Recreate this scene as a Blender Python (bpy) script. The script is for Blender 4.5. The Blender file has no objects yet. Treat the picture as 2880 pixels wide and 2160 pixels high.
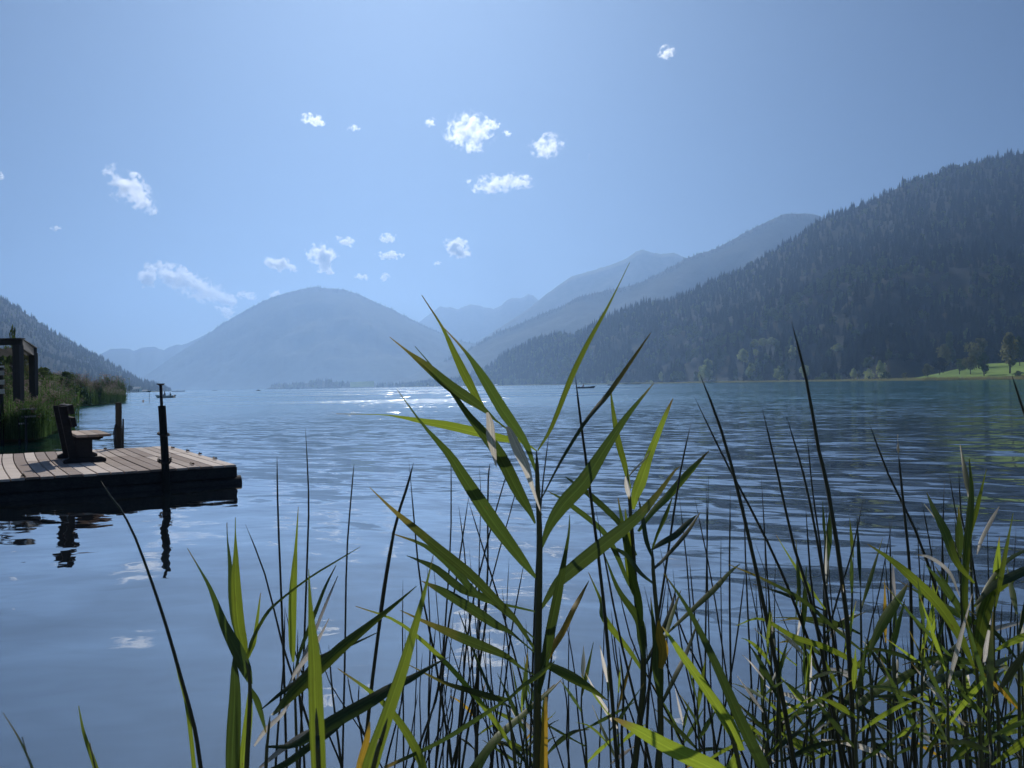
import bpy, bmesh, math, random
import numpy as np
from mathutils import Vector, Matrix, noise as mnoise

S = bpy.context.scene
COL = S.collection
rad = math.radians

# ---------------------------------------------------------------- camera
FPX = 2163.0                      # focal length in pixels of the 2880 px wide photograph
EYE = 1.45
cam_data = bpy.data.cameras.new("camera")
cam_data.sensor_width = 36.0
cam_data.lens = FPX / 2880 * 36.0
cam_data.clip_start = 0.05
cam_data.clip_end = 200000
cam_data.dof.use_dof = True
cam_data.dof.focus_distance = 3.2
cam_data.dof.aperture_fstop = 26
cam = bpy.data.objects.new("camera", cam_data)
COL.objects.link(cam)
CAMR = Matrix.Rotation(rad(90 + 0.08), 3, 'X') @ Matrix.Rotation(rad(-0.945), 3, 'Z')
cam.matrix_world = Matrix.Translation((0, 0, EYE)) @ CAMR.to_4x4()
S.camera = cam

# ---------------------------------------------------------------- sky, sun, exposure
SUN_AZ, SUN_EL = rad(-8.0), rad(38.0)          # azimuth measured from +Y towards +X
W = bpy.data.worlds.new("World")
S.world = W
W.use_nodes = True
wn = W.node_tree
wn.nodes.clear()
sky = wn.nodes.new("ShaderNodeTexSky")
sky.sky_type = 'NISHITA'
sky.sun_disc = False
sky.sun_elevation = SUN_EL
sky.sun_rotation = SUN_AZ
sky.altitude = 900
sky.air_density = 0.85
sky.dust_density = 0.5
sky.ozone_density = 5.0
bg = wn.nodes.new("ShaderNodeBackground")
bg.inputs[1].default_value = 0.05
wo = wn.nodes.new("ShaderNodeOutputWorld")
wn.links.new(sky.outputs[0], bg.inputs[0])
wn.links.new(bg.outputs[0], wo.inputs[0])
sd = bpy.data.lights.new("sun", 'SUN')
sd.energy = 4.2
sd.angle = rad(0.55)
sd.color = (1.0, 0.94, 0.85)
sun = bpy.data.objects.new("sun", sd)
COL.objects.link(sun)
sdir = Vector((math.sin(SUN_AZ) * math.cos(SUN_EL), math.cos(SUN_AZ) * math.cos(SUN_EL), math.sin(SUN_EL)))
sun.rotation_euler = sdir.to_track_quat('Z', 'Y').to_euler()
sun.location = (0, 0, 60)
S.view_settings.view_transform = 'Standard'
S.view_settings.look = 'None'
S.view_settings.gamma = 1
S.view_settings.use_curve_mapping = False
S.view_settings.exposure = -0.08
S.cycles.use_denoising = True
S.cycles.max_bounces = 8
S.cycles.volume_bounces = 6
S.cycles.transparent_max_bounces = 12
S.cycles.caustics_reflective = False
S.cycles.sample_clamp_indirect = 6
S.cycles.volume_step_rate = 1.0

# ---------------------------------------------------------------- pixel helpers
def ray(x, y):
    return CAMR @ Vector(((x - 1440) / FPX, -(y - 1080) / FPX, -1.0))
def at(x, y, D):
    """world point on the sight line of photo pixel (x, y) at distance D (world Y)"""
    d = ray(x, y)
    return Vector((0, 0, EYE)) + d * (D / d.y)
def u_of(x, y=1083):
    d = ray(x, y)
    return d.x / d.y
def e_of(x, y):
    d = ray(x, y)
    return d.z / d.y
def on_z(x, y, z):
    d = ray(x, y)
    return Vector((0, 0, EYE)) + d * ((z - EYE) / d.z)

# ---------------------------------------------------------------- object helpers
def tag(o, label=None, cat=None, group=None, kind=None):
    if label: o['label'] = label
    if cat: o['category'] = cat
    if group: o['group'] = group
    if kind: o['kind'] = kind
    return o
def link(o, parent=None):
    COL.objects.link(o)
    if parent: o.parent = parent
    return o
def empty(name, loc=(0, 0, 0), rz=0.0):
    o = bpy.data.objects.new(name, None)
    o.empty_display_size = 0.2
    COL.objects.link(o)
    o.location = loc
    o.rotation_euler = (0, 0, rz)
    return o
def mesh_obj(name, verts, faces, mat=None, parent=None, smooth=False, loc=None, uvs=None):
    me = bpy.data.meshes.new(name)
    me.from_pydata([tuple(v) for v in verts], [], faces)
    if mat:
        for m in (mat if isinstance(mat, (list, tuple)) else [mat]): me.materials.append(m)
    if smooth: me.polygons.foreach_set("use_smooth", [True] * len(me.polygons))
    if uvs is not None:
        l = me.uv_layers.new(name="UVMap")
        idx = np.empty(len(me.loops), dtype=np.int32)
        me.loops.foreach_get("vertex_index", idx)
        l.data.foreach_set("uv", np.asarray(uvs, dtype=np.float32)[idx].ravel())
    me.update()
    o = bpy.data.objects.new(name, me)
    link(o, parent)
    if loc is not None: o.location = loc
    return o

class MB:
    """collects simple solids and links them as one mesh"""
    def __init__(s): s.v = []; s.f = []
    def add(s, vs, fs):
        b = len(s.v); s.v += [Vector(v) for v in vs]; s.f += [tuple(b + i for i in f) for f in fs]
    def frame_box(s, o, ax, ay, az, jit=0, rng=None):
        """box with corner origin o and edge vectors ax, ay, az"""
        o, ax, ay, az = map(Vector, (o, ax, ay, az))
        vs = [o, o+ax, o+ax+ay, o+ay, o+az, o+ax+az, o+ax+ay+az, o+ay+az]
        if jit and rng: vs = [v + Vector((rng.uniform(-jit, jit), rng.uniform(-jit, jit), rng.uniform(-jit, jit))) for v in vs]
        s.add(vs, [(0,3,2,1),(4,5,6,7),(0,1,5,4),(1,2,6,5),(2,3,7,6),(3,0,4,7)])
    def box(s, x0, x1, y0, y1, z0, z1): s.frame_box((x0,y0,z0),(x1-x0,0,0),(0,y1-y0,0),(0,0,z1-z0))
    def tube(s, pts, rs, n=8, cap=True):
        pts = [Vector(p) for p in pts]
        if not isinstance(rs, (list, tuple)): rs = [rs] * len(pts)
        b = len(s.v)
        for i, p in enumerate(pts):
            t = (pts[min(i+1, len(pts)-1)] - pts[max(i-1, 0)]).normalized()
            a = t.cross(Vector((0.31, 0.95, 0.05))) if abs(t.y) < 0.9 else t.cross(Vector((1, 0, 0)))
            a.normalize(); c = t.cross(a)
            for k in range(n):
                w = 2 * math.pi * k / n
                s.v.append(p + (a * math.cos(w) + c * math.sin(w)) * rs[i])
        for i in range(len(pts) - 1):
            for k in range(n):
                k2 = (k + 1) % n
                s.f.append((b+i*n+k, b+i*n+k2, b+(i+1)*n+k2, b+(i+1)*n+k))
        if cap:
            s.f.append(tuple(b + k for k in reversed(range(n))))
            s.f.append(tuple(b + (len(pts)-1)*n + k for k in range(n)))
    def build(s, name, mat, parent=None, smooth=False, bevel=0, loc=None):
        o = mesh_obj(name, s.v, s.f, mat, parent, smooth, loc)
        if bevel:
            m = o.modifiers.new("bevel", 'BEVEL'); m.width = bevel; m.segments = 2; m.limit_method = 'ANGLE'
        return o

# ---------------------------------------------------------------- materials
def newmat(name):
    m = bpy.data.materials.new(name); m.use_nodes = True
    nt = m.node_tree; nt.nodes.clear()
    return m, nt, nt.nodes, nt.links
def N(nt, typ, **kw):
    n = nt.nodes.new(typ)
    for k, v in kw.items():
        if k.startswith("i_"):
            n.inputs[int(k[2:]) if k[2:].isdigit() else k[2:]].default_value = v
        else: setattr(n, k, v)
    return n
def ramp(nt, stops, fac=None, interp='LINEAR'):
    r = nt.nodes.new("ShaderNodeValToRGB")
    r.color_ramp.interpolation = interp
    e = r.color_ramp.elements
    while len(e) > 1: e.remove(e[-1])
    e[0].position = stops[0][0]; e[0].color = (*stops[0][1], 1)
    for p, c in stops[1:]:
        k = e.new(p); k.color = (*c, 1)
    if fac is not None: nt.links.new(fac, r.inputs[0])
    return r
def noisetex(nt, vec, scale, detail=4, rough=0.5, dist=0.0, dims='3D'):
    n = nt.nodes.new("ShaderNodeTexNoise"); n.noise_dimensions = dims
    n.inputs["Scale"].default_value = scale; n.inputs["Detail"].default_value = detail
    n.inputs["Roughness"].default_value = rough; n.inputs["Distortion"].default_value = dist
    if vec is not None: nt.links.new(vec, n.inputs["Vector"])
    return n
def mapping(nt, vec, scale=(1,1,1), loc=(0,0,0), rot=(0,0,0)):
    m = nt.nodes.new("ShaderNodeMapping")
    m.inputs["Scale"].default_value = scale; m.inputs["Location"].default_value = loc; m.inputs["Rotation"].default_value = rot
    nt.links.new(vec, m.inputs["Vector"])
    return m.outputs[0]
def mathn(nt, op, a, b=None, c=None, clamp=False):
    n = nt.nodes.new("ShaderNodeMath"); n.operation = op; n.use_clamp = clamp
    for i, v in enumerate((a, b, c)):
        if v is None: continue
        if isinstance(v, (int, float)): n.inputs[i].default_value = v
        else: nt.links.new(v, n.inputs[i])
    return n.outputs[0]
def mixc(nt, fac, a, b, mode='MIX'):
    n = nt.nodes.new("ShaderNodeMix"); n.data_type = 'RGBA'; n.blend_type = mode
    for sock, v in ((n.inputs[0], fac), (n.inputs[6], a), (n.inputs[7], b)):
        if isinstance(v, (int, float)): sock.default_value = v
        elif isinstance(v, tuple): sock.default_value = (*v, 1)
        else: nt.links.new(v, sock)
    return n.outputs[2]
def out(nt, sh): 
    o = nt.nodes.new("ShaderNodeOutputMaterial"); nt.links.new(sh, o.inputs[0]); return o

def wood_mat(name, c1, c2, scale=1.0, rough=0.8, grain_axis='X'):
    m, nt, nn, ll = newmat(name)
    tc = N(nt, "ShaderNodeTexCoord")
    sc = {'X': (1.2, 22, 22), 'Y': (22, 1.2, 22), 'Z': (22, 22, 1.2)}[grain_axis]
    v = mapping(nt, tc.outputs["Object"], tuple(a * scale for a in sc))
    oi = N(nt, "ShaderNodeObjectInfo")
    n1 = noisetex(nt, v, 1.6, 6, 0.65, 0.6)
    n2 = noisetex(nt, tc.outputs["Object"], 3.5, 5, 0.6)
    f = mathn(nt, 'ADD', mathn(nt, 'MULTIPLY', n1.outputs[0], 0.75), mathn(nt, 'MULTIPLY', n2.outputs[0], 0.35))
    f = mathn(nt, 'ADD', f, mathn(nt, 'MULTIPLY', mathn(nt, 'SUBTRACT', oi.outputs["Random"], 0.5), 0.6))
    r = ramp(nt, [(0.3, c1), (0.75, c2)], f)
    p = N(nt, "ShaderNodeBsdfPrincipled"); p.inputs["Roughness"].default_value = rough
    p.inputs["Specular IOR Level"].default_value = 0.3
    ll.new(r.outputs[0], p.inputs["Base Color"])
    b = N(nt, "ShaderNodeBump"); b.inputs["Strength"].default_value = 0.5; b.inputs["Distance"].default_value = 0.004
    ll.new(n1.outputs[0], b.inputs["Height"]); ll.new(b.outputs[0], p.inputs["Normal"])
    out(nt, p.outputs[0])
    return m
def plain_mat(name, col, rough=0.6, metal=0.0, vary=0.25, nscale=8):
    m, nt, nn, ll = newmat(name)
    tc = N(nt, "ShaderNodeTexCoord")
    n = noisetex(nt, tc.outputs["Object"], nscale, 5, 0.6)
    c = mixc(nt, n.outputs[0], tuple(x * (1 - vary) for x in col), tuple(min(1, x * (1 + vary)) for x in col))
    p = N(nt, "ShaderNodeBsdfPrincipled"); p.inputs["Roughness"].default_value = rough; p.inputs["Metallic"].default_value = metal
    ll.new(c, p.inputs["Base Color"]); out(nt, p.outputs[0])
    return m

def leaf_mat(name, base, trans, tip=None, blotch=0.25, tw=0.5, rough=0.45, veins=True):
    """thin leaf: reflects a little, glows when the sun is behind it; uv.x across, uv.y along"""
    m, nt, nn, ll = newmat(name)
    uv = N(nt, "ShaderNodeUVMap")
    sep = N(nt, "ShaderNodeSeparateXYZ"); ll.new(uv.outputs[0], sep.inputs[0])
    oi = N(nt, "ShaderNodeObjectInfo")
    tc = N(nt, "ShaderNodeTexCoord")
    nv = noisetex(nt, mapping(nt, uv.outputs[0], (22, 0.9, 1)), 1.0, 4, 0.65)
    nb = noisetex(nt, tc.outputs["Object"], 26, 5, 0.65)
    k = mathn(nt, 'ADD', 0.72, mathn(nt, 'MULTIPLY', nb.outputs[0], 0.3))
    k = mathn(nt, 'ADD', k, mathn(nt, 'MULTIPLY', mathn(nt, 'SUBTRACT', oi.outputs["Random"], 0.5), blotch * 2))
    if veins: k = mathn(nt, 'ADD', k, mathn(nt, 'MULTIPLY', mathn(nt, 'SUBTRACT', nv.outputs[0], 0.5), 1.5))
    # pale midrib
    mid = mathn(nt, 'LESS_THAN', mathn(nt, 'ABSOLUTE', mathn(nt, 'SUBTRACT', sep.outputs[0], 0.5)), 0.045)
    k = mathn(nt, 'ADD', k, mathn(nt, 'MULTIPLY', mid, 0.28))
    sb = nt.nodes.new("ShaderNodeVectorMath"); sb.operation = 'SCALE'; sb.inputs[0].default_value = base; ll.new(k, sb.inputs[3])
    st = nt.nodes.new("ShaderNodeVectorMath"); st.operation = 'SCALE'; st.inputs[0].default_value = trans; ll.new(k, st.inputs[3])
    cb, ct = sb.outputs[0], st.outputs[0]
    sp = noisetex(nt, mapping(nt, uv.outputs[0], (5, 14, 1)), 1.0, 3, 0.6)
    off = nt.nodes.new("ShaderNodeVectorMath"); off.operation = 'SCALE'; off.inputs[0].default_value = (9, 5, 3); ll.new(oi.outputs["Random"], off.inputs[3])
    av = nt.nodes.new("ShaderNodeVectorMath"); av.operation = 'ADD'; ll.new(sp.inputs["Vector"].links[0].from_socket, av.inputs[0]); ll.new(off.outputs[0], av.inputs[1]); ll.new(av.outputs[0], sp.inputs["Vector"])
    sf = mathn(nt, 'MULTIPLY', mathn(nt, 'SUBTRACT', sp.outputs[0], 0.66), 9.0, clamp=True)
    cb = mixc(nt, sf, cb, (0.13, 0.09, 0.035)); ct = mixc(nt, sf, ct, (0.16, 0.11, 0.03))
    if not tip:
        ef = mathn(nt, 'MULTIPLY', mathn(nt, 'SUBTRACT', mathn(nt, 'ADD', sep.outputs[1], mathn(nt, 'MULTIPLY', mathn(nt, 'SUBTRACT', oi.outputs["Random"], 0.6), 0.2)), 0.88), 9.0, clamp=True)
        cb = mixc(nt, ef, cb, (0.22, 0.17, 0.07)); ct = mixc(nt, ef, ct, (0.26, 0.2, 0.06))
    if tip:
        f = ramp(nt, [(0.62, (0,0,0)), (0.98, (1,1,1))], mathn(nt, 'ADD', sep.outputs[1], mathn(nt, 'MULTIPLY', mathn(nt, 'SUBTRACT', nb.outputs[0], 0.5), 0.5))).outputs[0]
        cb = mixc(nt, f, cb, tip); ct = mixc(nt, f, ct, tip)
    d = N(nt, "ShaderNodeBsdfPrincipled"); d.inputs["Roughness"].default_value = rough
    ll.new(cb, d.inputs["Base Color"])
    t = N(nt, "ShaderNodeBsdfTranslucent"); ll.new(ct, t.inputs[0])
    mx = N(nt, "ShaderNodeMixShader"); mx.inputs[0].default_value = tw
    ll.new(d.outputs[0], mx.inputs[1]); ll.new(t.outputs[0], mx.inputs[2])
    out(nt, mx.outputs[0])
    return m

def tree_mat(name, c1, c2, trans=0.25, vary=0.5):
    m, nt, nn, ll = newmat(name)
    oi = N(nt, "ShaderNodeObjectInfo"); tc = N(nt, "ShaderNodeTexCoord")
    n = noisetex(nt, tc.outputs["Object"], 0.9, 3, 0.6)
    f = mathn(nt, 'ADD', mathn(nt, 'MULTIPLY', n.outputs[0], 1 - vary * 0.5), mathn(nt, 'MULTIPLY', mathn(nt, 'SUBTRACT', oi.outputs["Random"], 0.5), vary), clamp=True)
    r = ramp(nt, [(0.25, c1), (0.75, c2)], f)
    d = N(nt, "ShaderNodeBsdfDiffuse"); ll.new(r.outputs[0], d.inputs[0])
    t = N(nt, "ShaderNodeBsdfTranslucent"); ll.new(r.outputs[0], t.inputs[0])
    mx = N(nt, "ShaderNodeMixShader"); mx.inputs[0].default_value = trans
    ll.new(d.outputs[0], mx.inputs[1]); ll.new(t.outputs[0], mx.inputs[2])
    out(nt, mx.outputs[0])
    return m

M = {}
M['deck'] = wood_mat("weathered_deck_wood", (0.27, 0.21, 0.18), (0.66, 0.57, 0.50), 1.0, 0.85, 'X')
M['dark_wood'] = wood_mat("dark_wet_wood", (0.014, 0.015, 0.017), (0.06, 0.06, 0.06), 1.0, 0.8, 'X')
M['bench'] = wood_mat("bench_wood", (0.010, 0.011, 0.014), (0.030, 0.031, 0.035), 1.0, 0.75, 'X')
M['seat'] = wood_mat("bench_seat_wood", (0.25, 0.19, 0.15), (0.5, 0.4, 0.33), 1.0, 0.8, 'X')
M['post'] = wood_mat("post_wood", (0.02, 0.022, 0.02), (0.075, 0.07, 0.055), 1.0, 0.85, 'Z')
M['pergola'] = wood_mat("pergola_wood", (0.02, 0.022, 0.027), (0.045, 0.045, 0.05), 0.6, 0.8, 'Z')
M['pale_wood'] = wood_mat("pale_grey_wood", (0.35, 0.33, 0.32), (0.68, 0.66, 0.64), 1.0, 0.8, 'X')
M['steel'] = plain_mat("rusty_steel", (0.045, 0.04, 0.04), 0.55, 0.6)
M['white_hull'] = plain_mat("pale_boat_hull", (0.55, 0.56, 0.55), 0.4)
M['dark_hull'] = plain_mat("dark_boat_hull", (0.02, 0.035, 0.045), 0.5)
M['cloth_dark'] = plain_mat("dark_clothes", (0.03, 0.03, 0.04), 0.9)
M['cloth_red'] = plain_mat("reddish_clothes", (0.22, 0.06, 0.07), 0.9)
M['skin'] = plain_mat("skin", (0.45, 0.28, 0.2), 0.6)
M['hair'] = plain_mat("dark_hair", (0.02, 0.015, 0.012), 0.8)
M['bark'] = plain_mat("bark", (0.06, 0.05, 0.04), 0.9)
M['roof'] = plain_mat("pale_roof", (0.5, 0.5, 0.5), 0.5)
M['wall'] = plain_mat("pale_wall", (0.7, 0.68, 0.64), 0.8)
M['hutwood'] = plain_mat("brown_hut_boards", (0.09, 0.06, 0.04), 0.8)
M['glass'] = plain_mat("window_glass", (0.05, 0.06, 0.08), 0.05)
M['shaded_green'] = leaf_mat("reed_leaf_shaded_tone", (0.05, 0.08, 0.035), (0.085, 0.14, 0.025), None, 0.2, 0.5)  # green leaf on its dark side, the shade put into the colour
M['tipped'] = leaf_mat("reed_leaf_yellowing_tip", (0.05, 0.075, 0.035), (0.08, 0.125, 0.025), (0.28, 0.22, 0.05), 0.2, 0.5)
M['lit_green'] = leaf_mat("reed_leaf_lit_tone", (0.11, 0.17, 0.04), (0.27, 0.36, 0.035), None, 0.3, 0.6)  # same green leaf with sunlight from behind painted in as a brighter colour
M['yellow'] = leaf_mat("reed_leaf_yellow", (0.35, 0.24, 0.04), (0.6, 0.38, 0.04), None, 0.2, 0.5)
M['straw'] = leaf_mat("reed_leaf_straw", (0.62, 0.58, 0.52), (0.85, 0.80, 0.72), None, 0.12, 0.6)
M['reed_stem'] = plain_mat("reed_stem", (0.045, 0.06, 0.03), 0.5, 0, 0.4, 30)
M['rush'] = plain_mat("rush_stem", (0.010, 0.018, 0.013), 0.5, 0, 0.4, 20)
M['seed'] = plain_mat("pale_seed_head", (0.6, 0.52, 0.42), 0.9)
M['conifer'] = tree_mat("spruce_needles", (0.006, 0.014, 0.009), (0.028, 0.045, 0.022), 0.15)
M['broad'] = tree_mat("broadleaf_foliage", (0.05, 0.085, 0.03), (0.14, 0.19, 0.06), 0.45)
M['willow'] = tree_mat("pale_green_foliage", (0.28, 0.33, 0.13), (0.50, 0.55, 0.23), 0.6)
M['autumn'] = tree_mat("brownish_foliage", (0.14, 0.15, 0.06), (0.27, 0.26, 0.12), 0.55)
M['bushy'] = tree_mat("bush_foliage", (0.08, 0.12, 0.045), (0.2, 0.26, 0.1), 0.5)
M['bedreed'] = tree_mat("reed_bed_green", (0.05, 0.10, 0.03), (0.15, 0.24, 0.08), 0.5)
M['plume'] = tree_mat("reed_plumes", (0.2, 0.16, 0.14), (0.42, 0.35, 0.32), 0.4)
# ---------------------------------------------------------------- the water
def water_material():
    m, nt, nn, ll = newmat("lake_water")
    geo = N(nt, "ShaderNodeNewGeometry")
    pos = geo.outputs["Position"]
    sep = N(nt, "ShaderNodeSeparateXYZ"); ll.new(pos, sep.inputs[0])
    dist = nt.nodes.new("ShaderNodeVectorMath"); dist.operation = 'LENGTH'; ll.new(pos, dist.inputs[0])
    d = dist.outputs["Value"]
    X, Y = sep.outputs[0], sep.outputs[1]
    def field(scale, rot, nscale, detail, dist_=0.4, rough=.5):
        n = noisetex(nt, mapping(nt, mapping(nt, pos, rot=(0, 0, rad(rot))), scale), nscale, detail, rough, dist_)
        v = nt.nodes.new("ShaderNodeVectorMath"); v.operation = 'SUBTRACT'; ll.new(n.outputs["Color"], v.inputs[0]); v.inputs[1].default_value = (.5, .5, .5)
        return v.outputs[0]
    def scaled(v, f):
        k_ = nt.nodes.new("ShaderNodeVectorMath"); k_.operation = 'SCALE'; ll.new(v, k_.inputs[0])
        if isinstance(f, (int, float)): k_.inputs[3].default_value = f
        else: ll.new(f, k_.inputs[3])
        return k_.outputs[0]
    def plus(a_, b_):
        k_ = nt.nodes.new("ShaderNodeVectorMath"); k_.operation = 'ADD'; ll.new(a_, k_.inputs[0]); ll.new(b_, k_.inputs[1]); return k_.outputs[0]
    # the breeze ruffles the water farther out and towards the right; by the jetty and the reeds it lies calm
    wv = mathn(nt, 'ADD', mathn(nt, 'MULTIPLY', X, 0.17), mathn(nt, 'MULTIPLY', mathn(nt, 'SUBTRACT', Y, 3.2), 0.11), clamp=True)
    out_there = mathn(nt, 'MULTIPLY', mathn(nt, 'SUBTRACT', d, 12), 0.05, clamp=True)
    patch = noisetex(nt, mapping(nt, pos, (0.006, 0.022, 1)), 1.0, 3, 0.55)
    pf = ramp(nt, [(0.38, (0.3,)*3), (0.60, (1.2,)*3)], patch.outputs[0]).outputs[0]
    patch2 = noisetex(nt, mapping(nt, pos, (0.12, 0.3, 1)), 1.0, 2, 0.5)
    pf2 = ramp(nt, [(0.35, (0.4,)*3), (0.62, (1.1,)*3)], patch2.outputs[0]).outputs[0]
    calm = field((0.75, 1.3, 1), 18, 1.0, 2, 0.6)
    small = field((1.8, 4.5, 1), -6, 1.0, 2, 0.8)
    wave = field((1.15, 3.4, 1), 21, 1.0, 2, 0.8)
    rip = field((2.6, 5.2, 1), 8, 1.0, 3, 0.4, .6)
    tot = plus(scaled(calm, 0.15), scaled(small, 0.075))
    tot = plus(tot, scaled(wave, mathn(nt, 'MULTIPLY', mathn(nt, 'MULTIPLY', wv, pf2), 0.85)))
    tot = plus(tot, scaled(field((0.22, 0.9, 1), 5, 1.0, 3, 0.5), mathn(nt, 'MULTIPLY', mathn(nt, 'MULTIPLY', out_there, pf), 0.4)))
    tot = plus(tot, scaled(rip, mathn(nt, 'MULTIPLY', mathn(nt, 'MULTIPLY', out_there, pf), 0.75)))
    flat = nt.nodes.new("ShaderNodeVectorMath"); flat.operation = 'MULTIPLY'; ll.new(tot, flat.inputs[0]); flat.inputs[1].default_value = (0.55, 1.0, 0.0)
    # a gust where the small waves stand steep enough to throw back the sun
    gx = mathn(nt, 'SUBTRACT', 1.0, mathn(nt, 'MULTIPLY', mathn(nt, 'ABSOLUTE', mathn(nt, 'ADD', X, mathn(nt, 'MULTIPLY', Y, 0.145))), mathn(nt, 'DIVIDE', 8.0, Y)), clamp=True)
    gy = mathn(nt, 'MULTIPLY', mathn(nt, 'MULTIPLY', mathn(nt, 'SUBTRACT', Y, 60), 0.02, clamp=True), mathn(nt, 'MULTIPLY', mathn(nt, 'SUBTRACT', 900, Y), 0.003, clamp=True))
    gn = noisetex(nt, mapping(nt, pos, (1.1, 0.03, 1)), 1.0, 1, 0.5)
    gs = mathn(nt, 'MULTIPLY', mathn(nt, 'MAXIMUM', mathn(nt, 'SUBTRACT', gn.outputs[0], 0.69), 0), mathn(nt, 'MULTIPLY', mathn(nt, 'MULTIPLY', gx, gy), -5.0))
    gv = nt.nodes.new("ShaderNodeCombineXYZ"); ll.new(gs, gv.inputs[1])
    flat_out = plus(flat.outputs[0], gv.outputs[0])
    nz = nt.nodes.new("ShaderNodeVectorMath"); nz.operation = 'ADD'; ll.new(flat_out, nz.inputs[0]); nz.inputs[1].default_value = (0, 0, 1)
    b = nt.nodes.new("ShaderNodeVectorMath"); b.operation = 'NORMALIZE'; ll.new(nz.outputs[0], b.inputs[0])
    p = N(nt, "ShaderNodeBsdfDiffuse")
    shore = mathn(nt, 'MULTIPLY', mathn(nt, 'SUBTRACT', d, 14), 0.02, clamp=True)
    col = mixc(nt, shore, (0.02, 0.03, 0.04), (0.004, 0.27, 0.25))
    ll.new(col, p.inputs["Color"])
    g = N(nt, "ShaderNodeBsdfGlossy"); g.distribution = 'BECKMANN'
    # the wooded slope on the right shelters the water under it
    lee = mathn(nt, 'MAXIMUM', 0.38, mathn(nt, 'SUBTRACT', 1.0, mathn(nt, 'MULTIPLY', mathn(nt, 'MAXIMUM', mathn(nt, 'SUBTRACT', mathn(nt, 'DIVIDE', X, mathn(nt, 'MAXIMUM', Y, 1.0)), 0.12), 0.0), 2.6)))
    rg = mathn(nt, 'ADD', 0.025, mathn(nt, 'MULTIPLY', mathn(nt, 'MULTIPLY', mathn(nt, 'SUBTRACT', d, 7), 0.022, clamp=True), mathn(nt, 'MULTIPLY', mathn(nt, 'MULTIPLY', mathn(nt, 'ADD', pf, 1.5), 0.105), lee)))
    ll.new(rg, g.inputs["Roughness"])
    ll.new(b.outputs[0], g.inputs["Normal"])
    fr = N(nt, "ShaderNodeFresnel"); fr.inputs["IOR"].default_value = 1.333
    ll.new(b.outputs[0], fr.inputs["Normal"])
    k = mathn(nt, 'MULTIPLY', 1.38, mathn(nt, 'POWER', fr.outputs[0], 0.5), clamp=True)
    k = mathn(nt, 'MINIMUM', k, 0.92)
    mx = N(nt, "ShaderNodeMixShader"); ll.new(k, mx.inputs[0]); ll.new(p.outputs[0], mx.inputs[1]); ll.new(g.outputs[0], mx.inputs[2])
    out(nt, mx.outputs[0])
    return m
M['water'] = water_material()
BX0, BX1, BY0, BY1 = -6500, 6500, -1200, 9600
mesh_obj("water", [(BX0+50, -1.2, 0), (BX1-50, -1.2, 0), (BX1-50, BY1-50, 0), (BX0+50, BY1-50, 0)], [(0,1,2,3)], M['water'])['kind'] = 'structure'

# ---------------------------------------------------------------- mountains
def ground_mat(name, c1, c2, scale, c3=None):
    m, nt, nn, ll = newmat(name)
    geo = N(nt, "ShaderNodeNewGeometry")
    n = noisetex(nt, geo.outputs["Position"], scale, 6, 0.65)
    n2 = noisetex(nt, geo.outputs["Position"], scale * 0.12, 4, 0.55)
    f = mathn(nt, 'ADD', mathn(nt, 'MULTIPLY', n.outputs[0], 0.5), mathn(nt, 'MULTIPLY', n2.outputs[0], 0.5))
    r = ramp(nt, [(0.38, c1), (0.6, c2)] + ([(0.7, c3)] if c3 else []), f)
    p = N(nt, "ShaderNodeBsdfPrincipled"); p.inputs["Roughness"].default_value = 0.95; p.inputs["Specular IOR Level"].default_value = 0.1
    ll.new(r.outputs[0], p.inputs["Base Color"])
    b = N(nt, "ShaderNodeBump"); b.inputs["Strength"].default_value = 1.0; b.inputs["Distance"].default_value = 2.0 / max(scale, 0.02) * 0.05
    ll.new(n.outputs[0], b.inputs["Height"]); ll.new(b.outputs[0], p.inputs["Normal"])
    out(nt, p.outputs[0]); return m
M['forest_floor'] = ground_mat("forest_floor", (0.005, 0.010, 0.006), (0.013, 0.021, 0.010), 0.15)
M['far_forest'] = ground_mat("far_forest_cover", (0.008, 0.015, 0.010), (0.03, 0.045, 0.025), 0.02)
M['alpine'] = ground_mat("alpine_slopes", (0.03, 0.045, 0.03), (0.10, 0.11, 0.08), 0.02, (0.2, 0.19, 0.16))
M['meadow'] = ground_mat("meadow_grass", (0.11, 0.19, 0.03), (0.20, 0.30, 0.06), 0.08)
M['shorebank'] = ground_mat("shore_grass", (0.14, 0.15, 0.05), (0.26, 0.25, 0.10), 0.3)
M['sand'] = ground_mat("pale_gravel", (0.5, 0.46, 0.4), (0.62, 0.58, 0.5), 1.0)

def fbm(x, y, s, o=4):
    return mnoise.fractal(Vector((x * s, y * s, 3.7)), 0.9, 2.1, o)

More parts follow.
